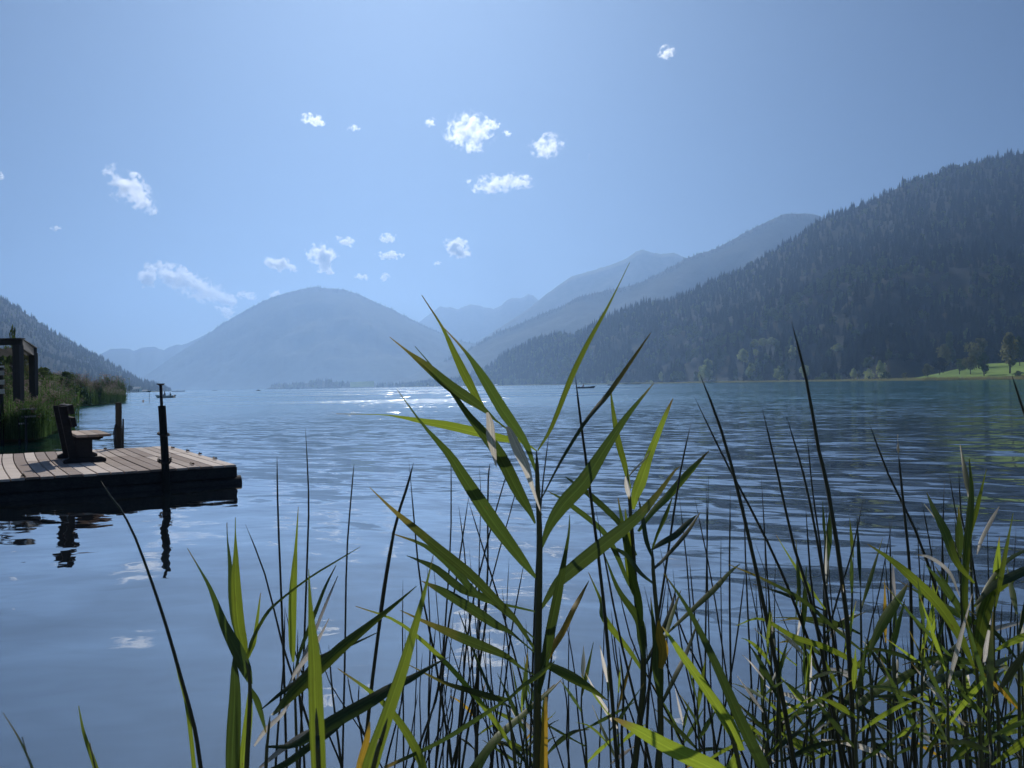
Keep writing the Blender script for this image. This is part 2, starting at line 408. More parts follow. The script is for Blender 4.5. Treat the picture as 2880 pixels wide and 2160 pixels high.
class Ridge:
    def __init__(s, pts, foot, crest, prof=1.15, gully=0.08, gscale=0.002, jag=0.0, seed=0, drop=0):
        """pts: crest outline in photo pixels; foot / crest: (pixel x, distance) lists"""
        s.u = np.array([u_of(x, y) for x, y in pts]); s.e = np.array([e_of(x, y + drop) for x, y in pts])
        o = np.argsort(s.u); s.u = s.u[o]; s.e = s.e[o]
        s.fu = [u_of(x) for x, d in foot]; s.fd = [d for x, d in foot]
        s.cu = [u_of(x) for x, d in crest]; s.cd = [d for x, d in crest]
        s.prof, s.gully, s.gs, s.jag, s.seed = prof, gully, gscale, jag, seed
    def D0(s, u): return float(np.interp(u, s.fu, s.fd))
    def D1(s, u): return float(np.interp(u, s.cu, s.cd))
    def zc(s, u): return EYE + float(np.interp(u, s.u, s.e)) * s.D1(u)
    def z(s, u, D):
        a, b = s.D0(u), s.D1(u); t = (D - a) / (b - a); zc = s.zc(u)
        if t <= 0: return -0.5
        x, y = u * D, D
        g = s.gully * fbm(x + s.seed * 911, y, s.gs)
        if t < 1:
            w = math.sin(math.pi * min(1, t)) 
            z = zc * (t ** s.prof) + zc * g * w * 1.3
            e_here = (z - EYE) / D; e_max = (zc - EYE) / b
            if e_here > e_max * (0.3 + 0.7 * t): z = EYE + e_max * (0.3 + 0.7 * t) * D
        else:
            z = zc * (1 - (t - 1) * 1.6)
        return z + (s.jag * fbm(x + 77, y, 0.05, 3) * min(1, max(0, t * 3)) if s.jag else 0)
    def build(s, name, mat, n=220, rows=40, tmax=1.3, u0=None, u1=None):
        u0 = s.u[0] if u0 is None else u0; u1 = s.u[-1] if u1 is None else u1
        vs, fs = [], []
        ts = list(np.linspace(0, 1, rows)) + [1.03, 1.06, 1.1]
        for i in range(n + 1):
            u = u0 + (u1 - u0) * i / n
            a, b = s.D0(u), s.D1(u)
            for t in ts:
                D = a + (b - a) * t
                z = s.z(u, D) if t > 0 else -0.5
                vs.append((u * D, D, z))
        R = len(ts)
        for i in range(n):
            for j in range(R - 1):
                fs.append((i*R+j, (i+1)*R+j, (i+1)*R+j+1, i*R+j+1))
        o = mesh_obj(name, vs, fs, mat, smooth=True)
        o['kind'] = 'structure'
        return o

# far alpine chain
far_pts = [(1060,1010),(1120,955),(1174,909),(1217,878),(1239,860),(1249,865),(1266,864),(1288,870),(1308,860),(1324,856),(1353,860),(1360,865),(1373,865),
           (1389,869),(1409,860),(1425,845),(1441,838),(1464,839),(1487,827),(1500,832),(1518,847),(1560,880),(1640,930),(1720,980)]
Ridge(far_pts, [(1000,6600),(1700,6600)], [(1000,8400),(1700,8400)], 1.2, 0.05, 0.0012, 6, 1).build("distant_mountain", M['alpine'], 160, 24)
peak_pts = [(1180,1060),(1260,1018),(1350,955),(1400,925),(1467,882),(1515,845),(1540,825),(1567,805),(1607,778),(1654,764),(1688,754),(1721,744),(1761,728),(1788,708),
            (1806,701),(1828,709),(1861,714),(1895,711),(1925,723),(1980,760),(2080,820),(2200,880)]
Ridge(peak_pts, [(1180,4900),(2200,4900)], [(1180,6100),(2200,6100)], 1.1, 0.06, 0.0014, 4, 2).build("peaked_mountain", M['alpine'], 200, 26)
left_far_pts = [(150,1060),(230,1020),(286,994),(312,981),(345,980),(365,981),(374,987),(400,978),(417,976),(433,975),(446,980),(461,985),(475,976),(498,969),(513,970),(534,962),(600,930),(700,900),(800,930)]
Ridge(left_far_pts, [(150,5600),(800,5600)], [(150,7000),(800,7000)], 1.1, 0.06, 0.0014, 3, 3).build("distant_hills", M['far_forest'], 140, 20)
left_mid_pts = [(300,1060),(340,1010),(380,1003),(420,999),(450,997),(500,1000),(560,1020)]
dome_pts = [(330,1096),(395,1062),(414,1054),(495,996),(560,957),(625,911),(703,866),(755,840),(807,823),(846,814),(885,806),(911,810),(964,814),(1009,827),(1042,844),
            (1094,866),(1146,892),(1198,918),(1250,940),(1289,957),(1328,966),(1380,990),(1430,1020),(1480,1050),(1520,1080)]
DOME = Ridge(dome_pts, [(330,4800),(700,4100),(1100,3700),(1520,4000)], [(330,5700),(885,5400),(1520,5300)], 1.0, 0.08, 0.0024, 5, 4)
DOME.build("domed_mountain", M['far_forest'], 260, 40)
band_pts = [(1100,1078),(1180,1045),(1236,1021),(1301,995),(1340,969),(1400,935),(1467,908),(1520,885),(1581,862),(1621,838),(1668,825),(1714,815),(1754,808),(1801,795),(1841,775),
            (1895,748),(1928,728),(1962,714),(2002,704),(2042,684),(2096,654),(2136,634),(2176,614),(2209,601),(2270,601),(2293,604),(2400,640),(2600,700),(2800,760)]
BAND = Ridge(band_pts, [(1100,3100),(1500,3000),(2800,2900)], [(1100,3800),(1500,4000),(2293,4200),(2800,4200)], 1.05, 0.10, 0.003, 4, 5)
BAND.build("ridge_mountain", M['far_forest'], 260, 40)

# forested slope on the right
slope_px = [(1045,795),(1075,770),(1110,745),(1150,730),(1200,712),(1240,715),(1270,700),(1300,680),(1360,655),(1400,645),(1440,640),(1480,625),(1510,612),(1560,590),(1600,575),(1650,545),
            (1700,515),(1750,482),(1780,460),(1830,445),(1880,425),(1925,400),(1970,378),(2000,372),(2050,352),(2130,335),(2212,318)]
slope_pts = [(1120,1081),(1200,1068),(1280,1058)] + [(x*1.302, y*1.302) for x, y in slope_px] + [(3100,380),(3500,300)]
SHORE = [(1120,2600),(1200,2420),(1400,2050),(1600,1650),(1700,1440),(1900,1150),(2200,860),(2600,520),(2880,425),(3500,330)]
SLOPE = Ridge(slope_pts, [(x, d + (25 if x < 1700 else 60)) for x, d in SHORE if x < 2550] + [(2500, 620), (2600, 700), (2880, 660), (3500, 560)],
              [(1120,2700),(1300,2560),(1500,2250),(1700,2000),(2000,2000),(2300,2000),(2880,2000),(3500,1900)], 1.12, 0.13, 0.005, 0, 6, drop=17)
u_meadow = u_of(2560)
def slope_z(u, D):
    z = SLOPE.z(u, D)
    return z
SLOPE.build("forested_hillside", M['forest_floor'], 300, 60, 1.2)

# low shore land in front of the slope, with the meadow knoll at the right
def shore_D(u): return float(np.interp(u, [u_of(x) for x, d in SHORE], [d for x, d in SHORE]))
def land_z(u, D):
    a = shore_D(u); t = D - a
    if t < 0: return -0.4
    z = 0.25 + min(t, 40) * 0.018
    # meadow knoll
    k = max(0, min(1, (u - u_of(2520)) / (u_of(2800) - u_of(2520))))
    k = k * k * (3 - 2 * k)
    z += k * 11.5 * max(0, min(1, (t - 12) / 150.0)) ** 0.9
    return z
def strip(name, mat, t0, t1, x0, x1, dz, n=160, rows=6):
    vs, fs = [], []
    for i in range(n + 1):
        u = u_of(x0) + (u_of(x1) - u_of(x0)) * i / n
        for j in range(rows + 1):
            t = t0 + (t1 - t0) * j / rows
            D = shore_D(u) + t + 3 * fbm(u * 900, 0, 0.05)
            vs.append((u * D, D, land_z(u, D) + dz))
    R = rows + 1
    for i in range(n):
        for j in range(rows): fs.append((i*R+j, (i+1)*R+j, (i+1)*R+j+1, i*R+j+1))
    o = mesh_obj(name, vs, fs, mat, smooth=True); o['kind'] = 'structure'; return o
strip("shore_land", M['shorebank'], -1, 70, 1120, 3400, 0.0)
strip("meadow", M['meadow'], 8, 235, 2480, 3400, 0.15, 90, 24)
strip("gravel_beach", M['sand'], 3, 16, 1925, 1972, 0.35, 12, 3)

# wooded left slope
left_pts = [(-3200,420),(-2000,380),(-1100,450),(-500,560),(-200,730),(0,830),(46,853),(91,885),(114,902),(137,918),(163,934),(208,960),(247,980),(286,998),(312,1016),(358,1042),(397,1065),(423,1071),(456,1079),(473,1091),(482,1099)]
LSLOPE = Ridge(left_pts, [(-3200,420),(-2000,500),(-500,700),(0,950),(250,1250),(340,1450),(440,1900),(482,2080)], [(-3200,1200),(-2000,1500),(-500,2100),(0,2250),(250,2300),(400,2300),(482,2200)], 1.05, 0.1, 0.005, 0, 8, drop=10)
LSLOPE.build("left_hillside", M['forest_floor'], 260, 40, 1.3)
def flat_land(name, mat, poly, z):
    """poly: list of (px, D) shoreline then back line"""
    vs = [(u_of(x) * D, D, z) for x, D in poly]
    top = [Vector(v) for v in vs]; low = [Vector((v[0], v[1], -0.6)) for v in vs]; n = len(vs)
    fs = [tuple(range(n))] + [(i, i + n, (i+1) % n + n, (i+1) % n) for i in range(n)]
    o = mesh_obj(name, top + low, fs, mat); o['kind'] = 'structure'; return o
flat_land("left_shore_land", M['shorebank'], [(-400,400),(250,700),(330,850),(440,1050),(445,1150),(482,2100),(470,2150),(-400,1500)], 0.5)

# wooded point across the lake, with a pale meadow
point_pts = [(740,1094),(760,1086),(764,1084),(790,1078),(830,1079),(880,1072),(900,1067),(940,1072),(1000,1079),(1060,1082),(1140,1083)]
POINT = Ridge(point_pts, [(740,2900),(1140,2650)], [(740,3020),(1140,2760)], 1.0, 0.05, 0.01, 0, 9, drop=3)
POINT.build("wooded_point", M['forest_floor'], 60, 10, 1.5)
mp = [at(985, 1083.5, 2760), at(1052, 1081.5, 2755), at(1052, 1080.5, 2800), at(985, 1082, 2810)]
kz = [1.0, 1.2, 24.0, 22.0]
tm = mesh_obj("lakeside_field", [(p.x, p.y, z) for p, z in zip(mp, kz)], [(0,1,2,3)], M['meadow']); tm['kind'] = 'structure'

# near left bank (under the reeds) and the bank the photographer stands on
flat_land("left_bank", M['shorebank'], [(-900,12),(-300,16),(0,24.5),(95,25),(190,33),(180,46),(190,62),(215,80),(335,93),(338,112),(250,150),(-200,170),(-1500,120),(-2500,30)], 0.22)
mesh_obj("near_bank", [(-40,-40,0.25),(40,-40,0.25),(40,-0.2,0.12),(14,0.25,0.02),(3,0.45,0.0),(-3,0.45,0.0),(-14,0.3,0.02),(-40,-0.2,0.12),(40,0.5,-0.4),(3,0.9,-0.4),(-3,0.9,-0.4),(-40,0.5,-0.4)],
         [(0,1,2,3,4,5,6,7),(3,2,8),(3,8,9,4),(4,9,10,5),(5,10,11,6),(6,11,7)], M['shorebank'])['kind'] = 'structure'

# ---------------------------------------------------------------- trees
RNG = random.Random(5)
def conifer_mesh(name, seed, tiers=8, rad_=0.17):
    r = random.Random(seed); mb = MB()
    mb.tube([(0,0,0),(0,0,0.5),(0,0,0.95)], [0.018,0.012,0.003], 5, False)
    for k in range(tiers):
        f = k / (tiers - 1)
        z0 = 0.08 + 0.80 * f ** 0.95; R = rad_ * (1 - f) ** 0.8 + 0.018
        apex = z0 + 0.16 * (1 - f * 0.5)
        n = 9; b = []
        ph = r.random() * 6
        vs = [(0, 0, apex)]
        for i in range(n * 2):
            w = ph + math.pi * i / n
            q = R * (r.uniform(0.85, 1.25) if i % 2 == 0 else r.uniform(0.45, 0.62))
            vs.append((math.cos(w) * q, math.sin(w) * q, z0 - (0.03 if i % 2 == 0 else -0.012) * r.uniform(0.6, 1.5)))
        mb.add(vs, [(0, 1 + i, 1 + (i + 1) % (2 * n)) for i in range(2 * n)])
    me = bpy.data.meshes.new(name); me.from_pydata([tuple(v) for v in mb.v], [], mb.f); me.materials.append(M['conifer'])
    return me
def crown_cards(r, lumps, n, size, mb):
    """leaf clumps scattered near the surface of overlapping lumps"""
    for _ in range(n):
        c, R = r.choice(lumps)
        d = Vector((r.gauss(0,1), r.gauss(0,1), r.gauss(0,1))).normalized()
        p = Vector(c) + Vector((d.x * R[0], d.y * R[0], d.z * R[1])) * r.uniform(0.55, 1.08)
        a = Vector((r.gauss(0,1), r.gauss(0,1), r.gauss(0,1))).normalized()
        nrm = (d + a * 0.7).normalized()
        t = nrm.cross(Vector((0.2, 0.1, 1))).normalized(); s2 = nrm.cross(t)
        s = size * r.uniform(0.5, 1.3)
        k = r.uniform(0.5, 1)
        mb.add([p - t*s, p + s2*s*k, p + t*s*r.uniform(.6,1.1), p - s2*s*r.uniform(.4,1)], [(0,1,2,3)])
def broad_meshes(name, seed, n, size, wid=0.36, base=0.18, tall=False, mat='broad', shrub=False):
    r = random.Random(seed); tr = MB(); cr = MB()
    top = 1.0
    if not shrub:
        tr.tube([(0,0,-0.02),(0.01,0.0,0.3),(0.0,0.01,0.62),(0.01,0,0.85)], [0.026,0.02,0.012,0.004], 6, False)
        for k in range(7):
            w = r.random()*6.28; z = r.uniform(0.25, 0.6)
            tr.tube([(0,0,z),(math.cos(w)*wid*0.35,math.sin(w)*wid*0.35,z+0.12),(math.cos(w)*wid*0.7,math.sin(w)*wid*0.7,z+0.24)],[0.011,0.007,0.002],5,False)
    lumps = []
    L = 11 if not tall else 12
    for k in range(L):
        f = (k + 0.5) / L
        z = base + 0.10 + (top - base - 0.2) * f
        prof = (math.sin(math.pi * min(1, 0.18 + f * 0.80)) ** 0.7)
        R = wid * prof * r.uniform(0.45, 0.7)
        w = r.random() * 6.28; q = wid * prof * r.uniform(0.25, 0.62)
        lumps.append(((math.cos(w)*q, math.sin(w)*q, z), (R, R * (0.75 if not tall else 0.9) * (0.5 / max(wid, 0.3) * 0.8))))
    crown_cards(r, lumps, n, size, cr)
    for v in cr.v: v.z = min(max(v.z, base * 0.6), 1.02)
    out_ = []
    for nm, b, mt in (("trunk", tr, M['bark']), ("crown", cr, M[mat])):
        if not b.v: out_.append(None); continue
        me = bpy.data.meshes.new(nm); me.from_pydata([tuple(v) for v in b.v], [], b.f); me.materials.append(mt); out_.append(me)
    return out_
def joined(name, meshes):
    vs, fs, mi = [], [], []; mats = []
    for me in meshes:
        if me is None: continue
        b = len(vs); vs += [tuple(v.co) for v in me.vertices]
        for p in me.polygons: fs.append(tuple(b + i for i in p.vertices)); mi.append(len(mats))
        mats.append(me.materials[0])
    me = bpy.data.meshes.new(name); me.from_pydata(vs, [], fs)
    for m in mats: me.materials.append(m)
    me.polygons.foreach_set("material_index", mi); return me

CONIF = [conifer_mesh("conifer", 10 + i, 8 + i % 3, 0.13 + 0.022 * (i % 4)) for i in range(7)]
BROAD = [joined("broadleaf_tree", broad_meshes("b", 40 + i, 300, 0.075, 0.30 + 0.05 * (i % 3), 0.12, mat='broad')) for i in range(4)]
PROTO = bpy.data.collections.new("tree_prototypes")       # not linked to the scene: only the source for the far-off wood
for i, me in enumerate(CONIF + BROAD):
    o = bpy.data.objects.new("p%02d" % i, me); PROTO.objects.link(o)

def scatter(name, pts, coll, kind='stuff', label=None, cat=None):
    """pts: (x, y, z, scale, spin, index); instances of coll on the points of one object"""
    me = bpy.data.meshes.new(name); me.from_pydata([p[:3] for p in pts], [], [])
    a = me.attributes.new("siz", 'FLOAT_VECTOR', 'POINT'); a.data.foreach_set("vector", np.array([(p[3]*p[6], p[3]*p[6], p[3]) for p in pts], dtype=np.float32).ravel())
    a = me.attributes.new("spin", 'FLOAT', 'POINT'); a.data.foreach_set("value", np.array([p[4] for p in pts], dtype=np.float32))
    a = me.attributes.new("pick", 'INT', 'POINT'); a.data.foreach_set("value", np.array([p[5] for p in pts], dtype=np.int32))
    o = bpy.data.objects.new(name, me); COL.objects.link(o)
    ng = bpy.data.node_groups.new(name + "_nodes", 'GeometryNodeTree')
    ng.interface.new_socket("Geometry", in_out='INPUT', socket_type='NodeSocketGeometry')
    ng.interface.new_socket("Geometry", in_out='OUTPUT', socket_type='NodeSocketGeometry')
    n = ng.nodes
    gi, go = n.new("NodeGroupInput"), n.new("NodeGroupOutput")
    ip = n.new("GeometryNodeInstanceOnPoints"); ci = n.new("GeometryNodeCollectionInfo")
    ci.inputs[0].default_value = coll; ci.inputs[1].default_value = True; ci.inputs[2].default_value = True
    ip.inputs["Pick Instance"].default_value = True
    def attr(nm, ty):
        k = n.new("GeometryNodeInputNamedAttribute"); k.data_type = ty; k.inputs[0].default_value = nm; return k.outputs[0]
    cx = n.new("ShaderNodeCombineXYZ")
    L = ng.links.new
    L(gi.outputs[0], ip.inputs["Points"]); L(ci.outputs[0], ip.inputs["Instance"])
    L(attr("pick", 'INT'), ip.inputs["Instance Index"])
    L(attr("spin", 'FLOAT'), cx.inputs[2]); L(cx.outputs[0], ip.inputs["Rotation"])
    L(attr("siz", 'FLOAT_VECTOR'), ip.inputs["Scale"]); L(ip.outputs[0], go.inputs[0])
    md = o.modifiers.new("scatter", 'NODES'); md.node_group = ng
    o['kind'] = kind
    if label: o['label'] = label
    if cat: o['category'] = cat
    return o

def px_of(p):
    d = CAMR.inverted() @ (Vector(p) - Vector((0, 0, EYE)))
    return 1440 + d.x / -d.z * FPX, 1080 - d.y / -d.z * FPX

def slope_points(R, x0, x1, n, hmin, hmax, broadf, rng, tmin=0.0, tpow=1.0, clear=None):
    res = []
    for _ in range(n):
        x = rng.uniform(x0, x1); u = u_of(x)
        a, b = R.D0(u), R.D1(u)
        t = tmin + (1.04 - tmin) * rng.random() ** tpow
        D = a + (b - a) * t
        z = R.z(u, D) - 0.4
        if clear and clear(x, D, z): continue
        wx, wy = u * D, D
        bf = broadf(x, t, wx, wy)
        h = rng.uniform(hmin, hmax) * (0.85 + 0.3 * fbm(wx, wy, 0.01))
        if rng.random() < bf:
            res.append((wx, wy, z, h * 0.68, rng.random() * 6.28, len(CONIF) + rng.randrange(4), rng.uniform(0.75, 1.1)))
        else:
            res.append((wx, wy, z, h, rng.random() * 6.28, rng.randrange(len(CONIF)), rng.uniform(0.85, 1.25)))
    return res
def broad_right(x, t, wx, wy):
    v = fbm(wx + 500, wy, 0.006, 3)
    f = 0.05 + max(0, v - 0.10) * 2.4
    if t < 0.07: f += 0.3 if x < 1700 else -.04
    if x < 1650: f += 0.15
    return min(0.8, f)
# --- individual trees on and just above the right shore: (x, ytop, ybase, width, tone, shape, label)
def ground_right(x, ybase):
    u = u_of(x); a = shore_D(u)
    if ybase > 1083 - 0.0165 * (x - 1440) - 15 and x < 2640:
        return a + 16 + (x * 7 % 11), land_z(u, a + 20)
    return ground_hit(x, ybase)
def ground_hit(x, ybase):
    """distance and height of the ground seen at pixel (x, ybase)"""
    u = u_of(x); a = shore_D(u); best = None
    D = a + 4
    while D < SLOPE.D1(u):
        z = max(land_z(u, D) if D < a + 235 else -1, SLOPE.z(u, D))
        p = px_of((u * D, D, z))
        if p[1] <= ybase: return D, z
        D += 6
    return a + 12, land_z(u, a + 12)
SHORE_TREES = [
 (2841,924,1053,46,'autumn','tall',"tallest tree on the green meadow, brownish crown over a bare lower trunk"),
 (2869,936,1030,33,'broad','round',"dark green tree at the right picture edge behind the tallest meadow tree"),
 (2864,1040,1060,31,'broad','shrub',"low dark bush on the meadow below the tallest tree"),
 (2768,983,1059,29,'broad','tall',"slender upright tree with a visible trunk in front of the big oak"),
 (2753,943,1038,58,'autumn','round',"large round oak-like tree on the left part of the meadow"),
 (2730,992,1054,37,'autumn','round',"brownish small tree left of the slender meadow tree"),
 (2699,1004,1054,38,'broad','round',"round bushy tree on the meadow edge by the water"),
 (2675,924,1038,31,'broad','tall',"tall narrow tree rising behind the meadow's left end"),
 (2653,961,1050,40,'autumn','round',"brown-green tree standing before the dark wood beside the meadow"),
 (2643,1000,1054,37,'conifer','round',"very dark dense tree where the meadow meets the wood"),
 (2610,1018,1054,29,'autumn','round',"small reddish-brown tree alone on the grass left of the meadow"),
 (2475,1009,1057,29,'willow','tall',"pale yellow-green pointed tree, tallest of its shore group"),
 (2446,1000,1046,40,'broad','round',"round grey-green tree behind the pale pointed tree"),
 (2444,1033,1057,28,'willow','shrub',"low pale shrub at the foot of the round grey-green tree"),
 (2461,972,1012,22,'broad','tall',"small narrow tree on the slope above the pale pointed tree"),
 (2401,1032,1057,17,'willow','tall',"small yellow tree at the left of the pale shore group"),
 (2415,1038,1057,12,'autumn','tall',"tiny pinkish-brown tree beside the small yellow one"),
 (2500,978,1017,17,'broad','tall',"lone narrow pale tree in the dark wood above the shore"),
 (2524,992,1019,28,'broad','round',"wide low crown in the dark wood right of the lone narrow tree"),
 (2563,989,1019,25,'broad','round',"leaning pale crown in the dark wood above the reed shore"),
 (2358,963,996,32,'willow','round',"broad pale crown high in the wood, left of the shore group"),
 (2320,1044,1060,28,'broad','shrub',"low dark shrub on the reed shore between pale trees"),
 (2263,1021,1060,25,'willow','round',"yellowish round tree on the shore behind a rush tip"),
 (2112,1015,1066,28,'willow','round',"neat round-headed tree on a thin trunk by the shore"),
 (2190,1025,1062,30,'willow','shrub',"low round pale tree of a pair on the shore"),
 (2210,1009,1060,26,'broad','round',"taller darker tree of the pair on the shore"),
 (2228,967,1019,22,'willow','tall',"pale narrow tree above the shore pair"),
 (2125,952,984,28,'willow','round',"left crown of three pale crowns in a row in the wood"),
 (2148,948,980,28,'willow','round',"middle crown of three pale crowns in a row in the wood"),
 (2172,945,977,28,'willow','round',"right crown of three pale crowns in a row in the wood"),
 (2090,977,1028,30,'willow','tall',"tall pale tree in the wood left of the neat round-headed tree"),
 (2126,979,1008,16,'willow','round',"small round pale crown right above the neat round-headed tree"),
 (2023,968,1054,30,'broad','tall',"tall grey-green tree behind the gravel beach"),
 (1993,1004,1063,36,'willow','tall',"wide pale tree leaning over the gravel beach"),
 (2039,982,1028,22,'broad','round',"round crown right of the tall tree behind the beach"),
 (1971,1025,1064,19,'willow','shrub',"pale bush by the gravel beach"),
 (1960,979,1012,14,'broad','tall',"thin dull green tree in the wood above the beach"),
 (1859,1042,1070,12,'willow','tall',"tiny yellow pointed tree standing on the far shore"),
 (1749,1012,1070,24,'broad','round',"grey-green tree on the far shore above the second boat"),
 (1874,987,1030,22,'broad','round',"round crown in the hazy wood above the tiny yellow tree"),
 (1939,979,1028,19,'broad','tall',"narrow crown in the hazy wood left of the beach"),
 (1792,930,962,33,'broad','round',"wide hazy crown midway up the wood near the curved leaf tip"),
 (1903,922,952,43,'broad','round',"widest hazy crown midway up the wood"),
]
PLACES = [ground_right(t[0], t[2]) for t in SHORE_TREES]
rngA = random.Random(12)
ptsA = slope_points(SLOPE, 1130, 3350, 11000, 19, 31, broad_right, rngA, 0.0, 1.05)
# trees on the crest so that the skyline is toothed
for _ in range(650):
    x = rngA.uniform(1150, 3300); u = u_of(x); D = SLOPE.D1(u) * rngA.uniform(0.992, 1.004)
    ptsA.append((u * D, D, SLOPE.z(u, D) - 0.5, rngA.uniform(10, 22) * (0.8 + 0.4 * abs(fbm(u * 3000, 1, 0.02))), rngA.random() * 6, rngA.randrange(len(CONIF)), rngA.uniform(0.75, 1.15)))
def in_meadow(x, D): return x > 2560 and D < shore_D(u_of(x)) + 225
def screened(p):
    x = px_of(p[:3])[0]
    if in_meadow(x, p[1]): return True
    for t, (D, z) in zip(SHORE_TREES, PLACES):
        if abs(x - t[0]) < t[3] * .6 and D - 110 < p[1] < D + 12: return True
    return False
ptsA = [p for p in ptsA if not screened(p)]
ptsA.sort(key=lambda p: p[3] / p[1], reverse=True)
vis = [p for p in ptsA if -10 < px_of(p[:3])[0] < 2890]
near = vis[:260]; nearset = set(id(p) for p in near)
scatter("far_wood", [p for p in ptsA if id(p) not in nearset], PROTO)
for p in near:
    con = p[5] < len(CONIF)
    me = CONIF[p[5]] if con else BROAD[p[5] - len(CONIF)]
    o = bpy.data.objects.new("spruce_tree" if con else "broadleaf_tree", me); COL.objects.link(o)
    o.location = p[:3]; o.rotation_euler = (0, 0, p[4]); o.scale = (p[3]*p[6], p[3]*p[6], p[3])
    if con: tag(o, "dark spruce among its like at the foot of the forested slope", "tree", "spruces at the foot of the right slope")
    else: tag(o, "green broadleaf tree mixed into the spruces low on the forested slope", "tree", "broadleaf trees among the spruces of the right slope")
ptsL = slope_points(LSLOPE, -1500, 480, 12000, 11, 19, lambda x, t, a, b: 0.07 if t > 0.1 else 0.3, random.Random(4))
rl = random.Random(9)
for _ in range(260):
    x = rl.uniform(-700, 480); u = u_of(x); D = LSLOPE.D1(u)
    ptsL.append((u * D, D, LSLOPE.z(u, D) - 0.5, rl.uniform(9, 18), rl.random() * 6, rl.randrange(len(CONIF)), rl.uniform(0.8, 1.2)))
scatter("left_slope_wood", ptsL, PROTO)
ptsP = slope_points(POINT, 762, 1138, 420, 12, 24, lambda x, t, a, b: 0.45, random.Random(3))
scatter("point_wood", [p for p in ptsP if not (975 < px_of(p[:3])[0] < 1058 and p[1] < 2790)], PROTO)
# trees on the far crests give their outlines a fine tooth
rc = random.Random(21); pc = []
for R, x0, x1, n in ((DOME, 560, 1340, 500), (BAND, 1250, 2380, 900)):
    for _ in range(n):
        x = rc.uniform(x0, x1); u = u_of(x); D = R.D1(u) * rc.uniform(0.985, 1.0)
        pc.append((u * D, D, R.z(u, D) - 2, rc.uniform(10, 22), 0, rc.randrange(len(CONIF)), 1.2))
scatter("crest_wood", pc, PROTO)

cache = {}
for i, (x, yt, yb, w, tone, shape, lab) in enumerate(SHORE_TREES):
    D, z = PLACES[i]
    h = at(x, yt, D).z - z
    wr = w * D / FPX * 0.55 / h
    key = (tone, shape, i % 3)
    if key not in cache:
        if shape == 'tall': cache[key] = broad_meshes("t", 100 + i, 1300, 0.035, 0.27, 0.14, True, tone)
        elif shape == 'shrub': cache[key] = broad_meshes("t", 100 + i, 900, 0.05, 0.5, 0.0, False, tone, True)
        else: cache[key] = broad_meshes("t", 100 + i, 1500, 0.036, 0.42, 0.2, False, tone)
    tm_, cm_ = cache[key]
    k = wr / {'tall': 0.27, 'shrub': 0.5, 'round': 0.42}[shape]
    u = u_of(x)
    r = empty("shrub" if shape == 'shrub' else "shore_tree", (u * D, D, z - 0.2), i * 1.7)
    r.scale = (h * k, h * k, h)
    tag(r, lab, "shrub" if shape == 'shrub' else "tree")
    if tm_: link(bpy.data.objects.new("trunk", tm_), r)
    link(bpy.data.objects.new("crown", cm_), r)

rb = random.Random(88)
for k in range(34):
    x = rb.uniform(1180, 2560); u = u_of(x); D = shore_D(u) + rb.uniform(8, 20)
    tone = rb.choice(['broad', 'willow', 'autumn', 'broad']); key = (tone, 'shrub', 9)
    if key not in cache: cache[key] = broad_meshes("t", 300 + k, 500, 0.06, 0.5, 0.0, False, tone, True)
    h = rb.uniform(4, 9); o = bpy.data.objects.new("shore_bush", cache[key][1]); COL.objects.link(o)
    o.location = (u * D, D, 0.1); o.rotation_euler = (0, 0, rb.random() * 6); w_ = h * rb.uniform(.9, 1.5); o.scale = (w_, w_, h)
    tag(o, "low bush among the reeds of the far right shore", "bush", "low bushes along the far right shore")

# reeds along the far shore: a low uneven fringe of blades
def fringe(name, pts_px, n, h0, h1, wid, mat, rng, depth=6):
    vs, fs = [], []
    for _ in range(n):
        x = rng.uniform(*pts_px); u = u_of(x); D = shore_D(u) + rng.uniform(-2, depth)
        h = rng.uniform(h0, h1) * (0.8 + 0.5 * fbm(u * D, 0, 0.03)); w = wid * rng.uniform(0.5, 1.5) * (D / 700)
        X = u * D; b = len(vs); l = rng.uniform(-0.3, 0.3)
        vs += [(X - w, D, -0.1), (X + w, D, -0.1), (X + w * 0.5 + l, D + .2, h * 0.7), (X + l * 1.5, D + .3, h), (X - w * 0.6 + l, D - .2, h * 0.75)]
        fs.append((b, b+1, b+2, b+3, b+4))
    o = mesh_obj(name, vs, fs, mat); o['kind'] = 'stuff'; return o
M['fringe'] = tree_mat("shore_reed", (0.20, 0.20, 0.08), (0.38, 0.35, 0.15), 0.45)
fringe("shore_reeds", (1150, 3300), 9000, 1.6, 3.0, 0.35, M['fringe'], random.Random(2), 9)
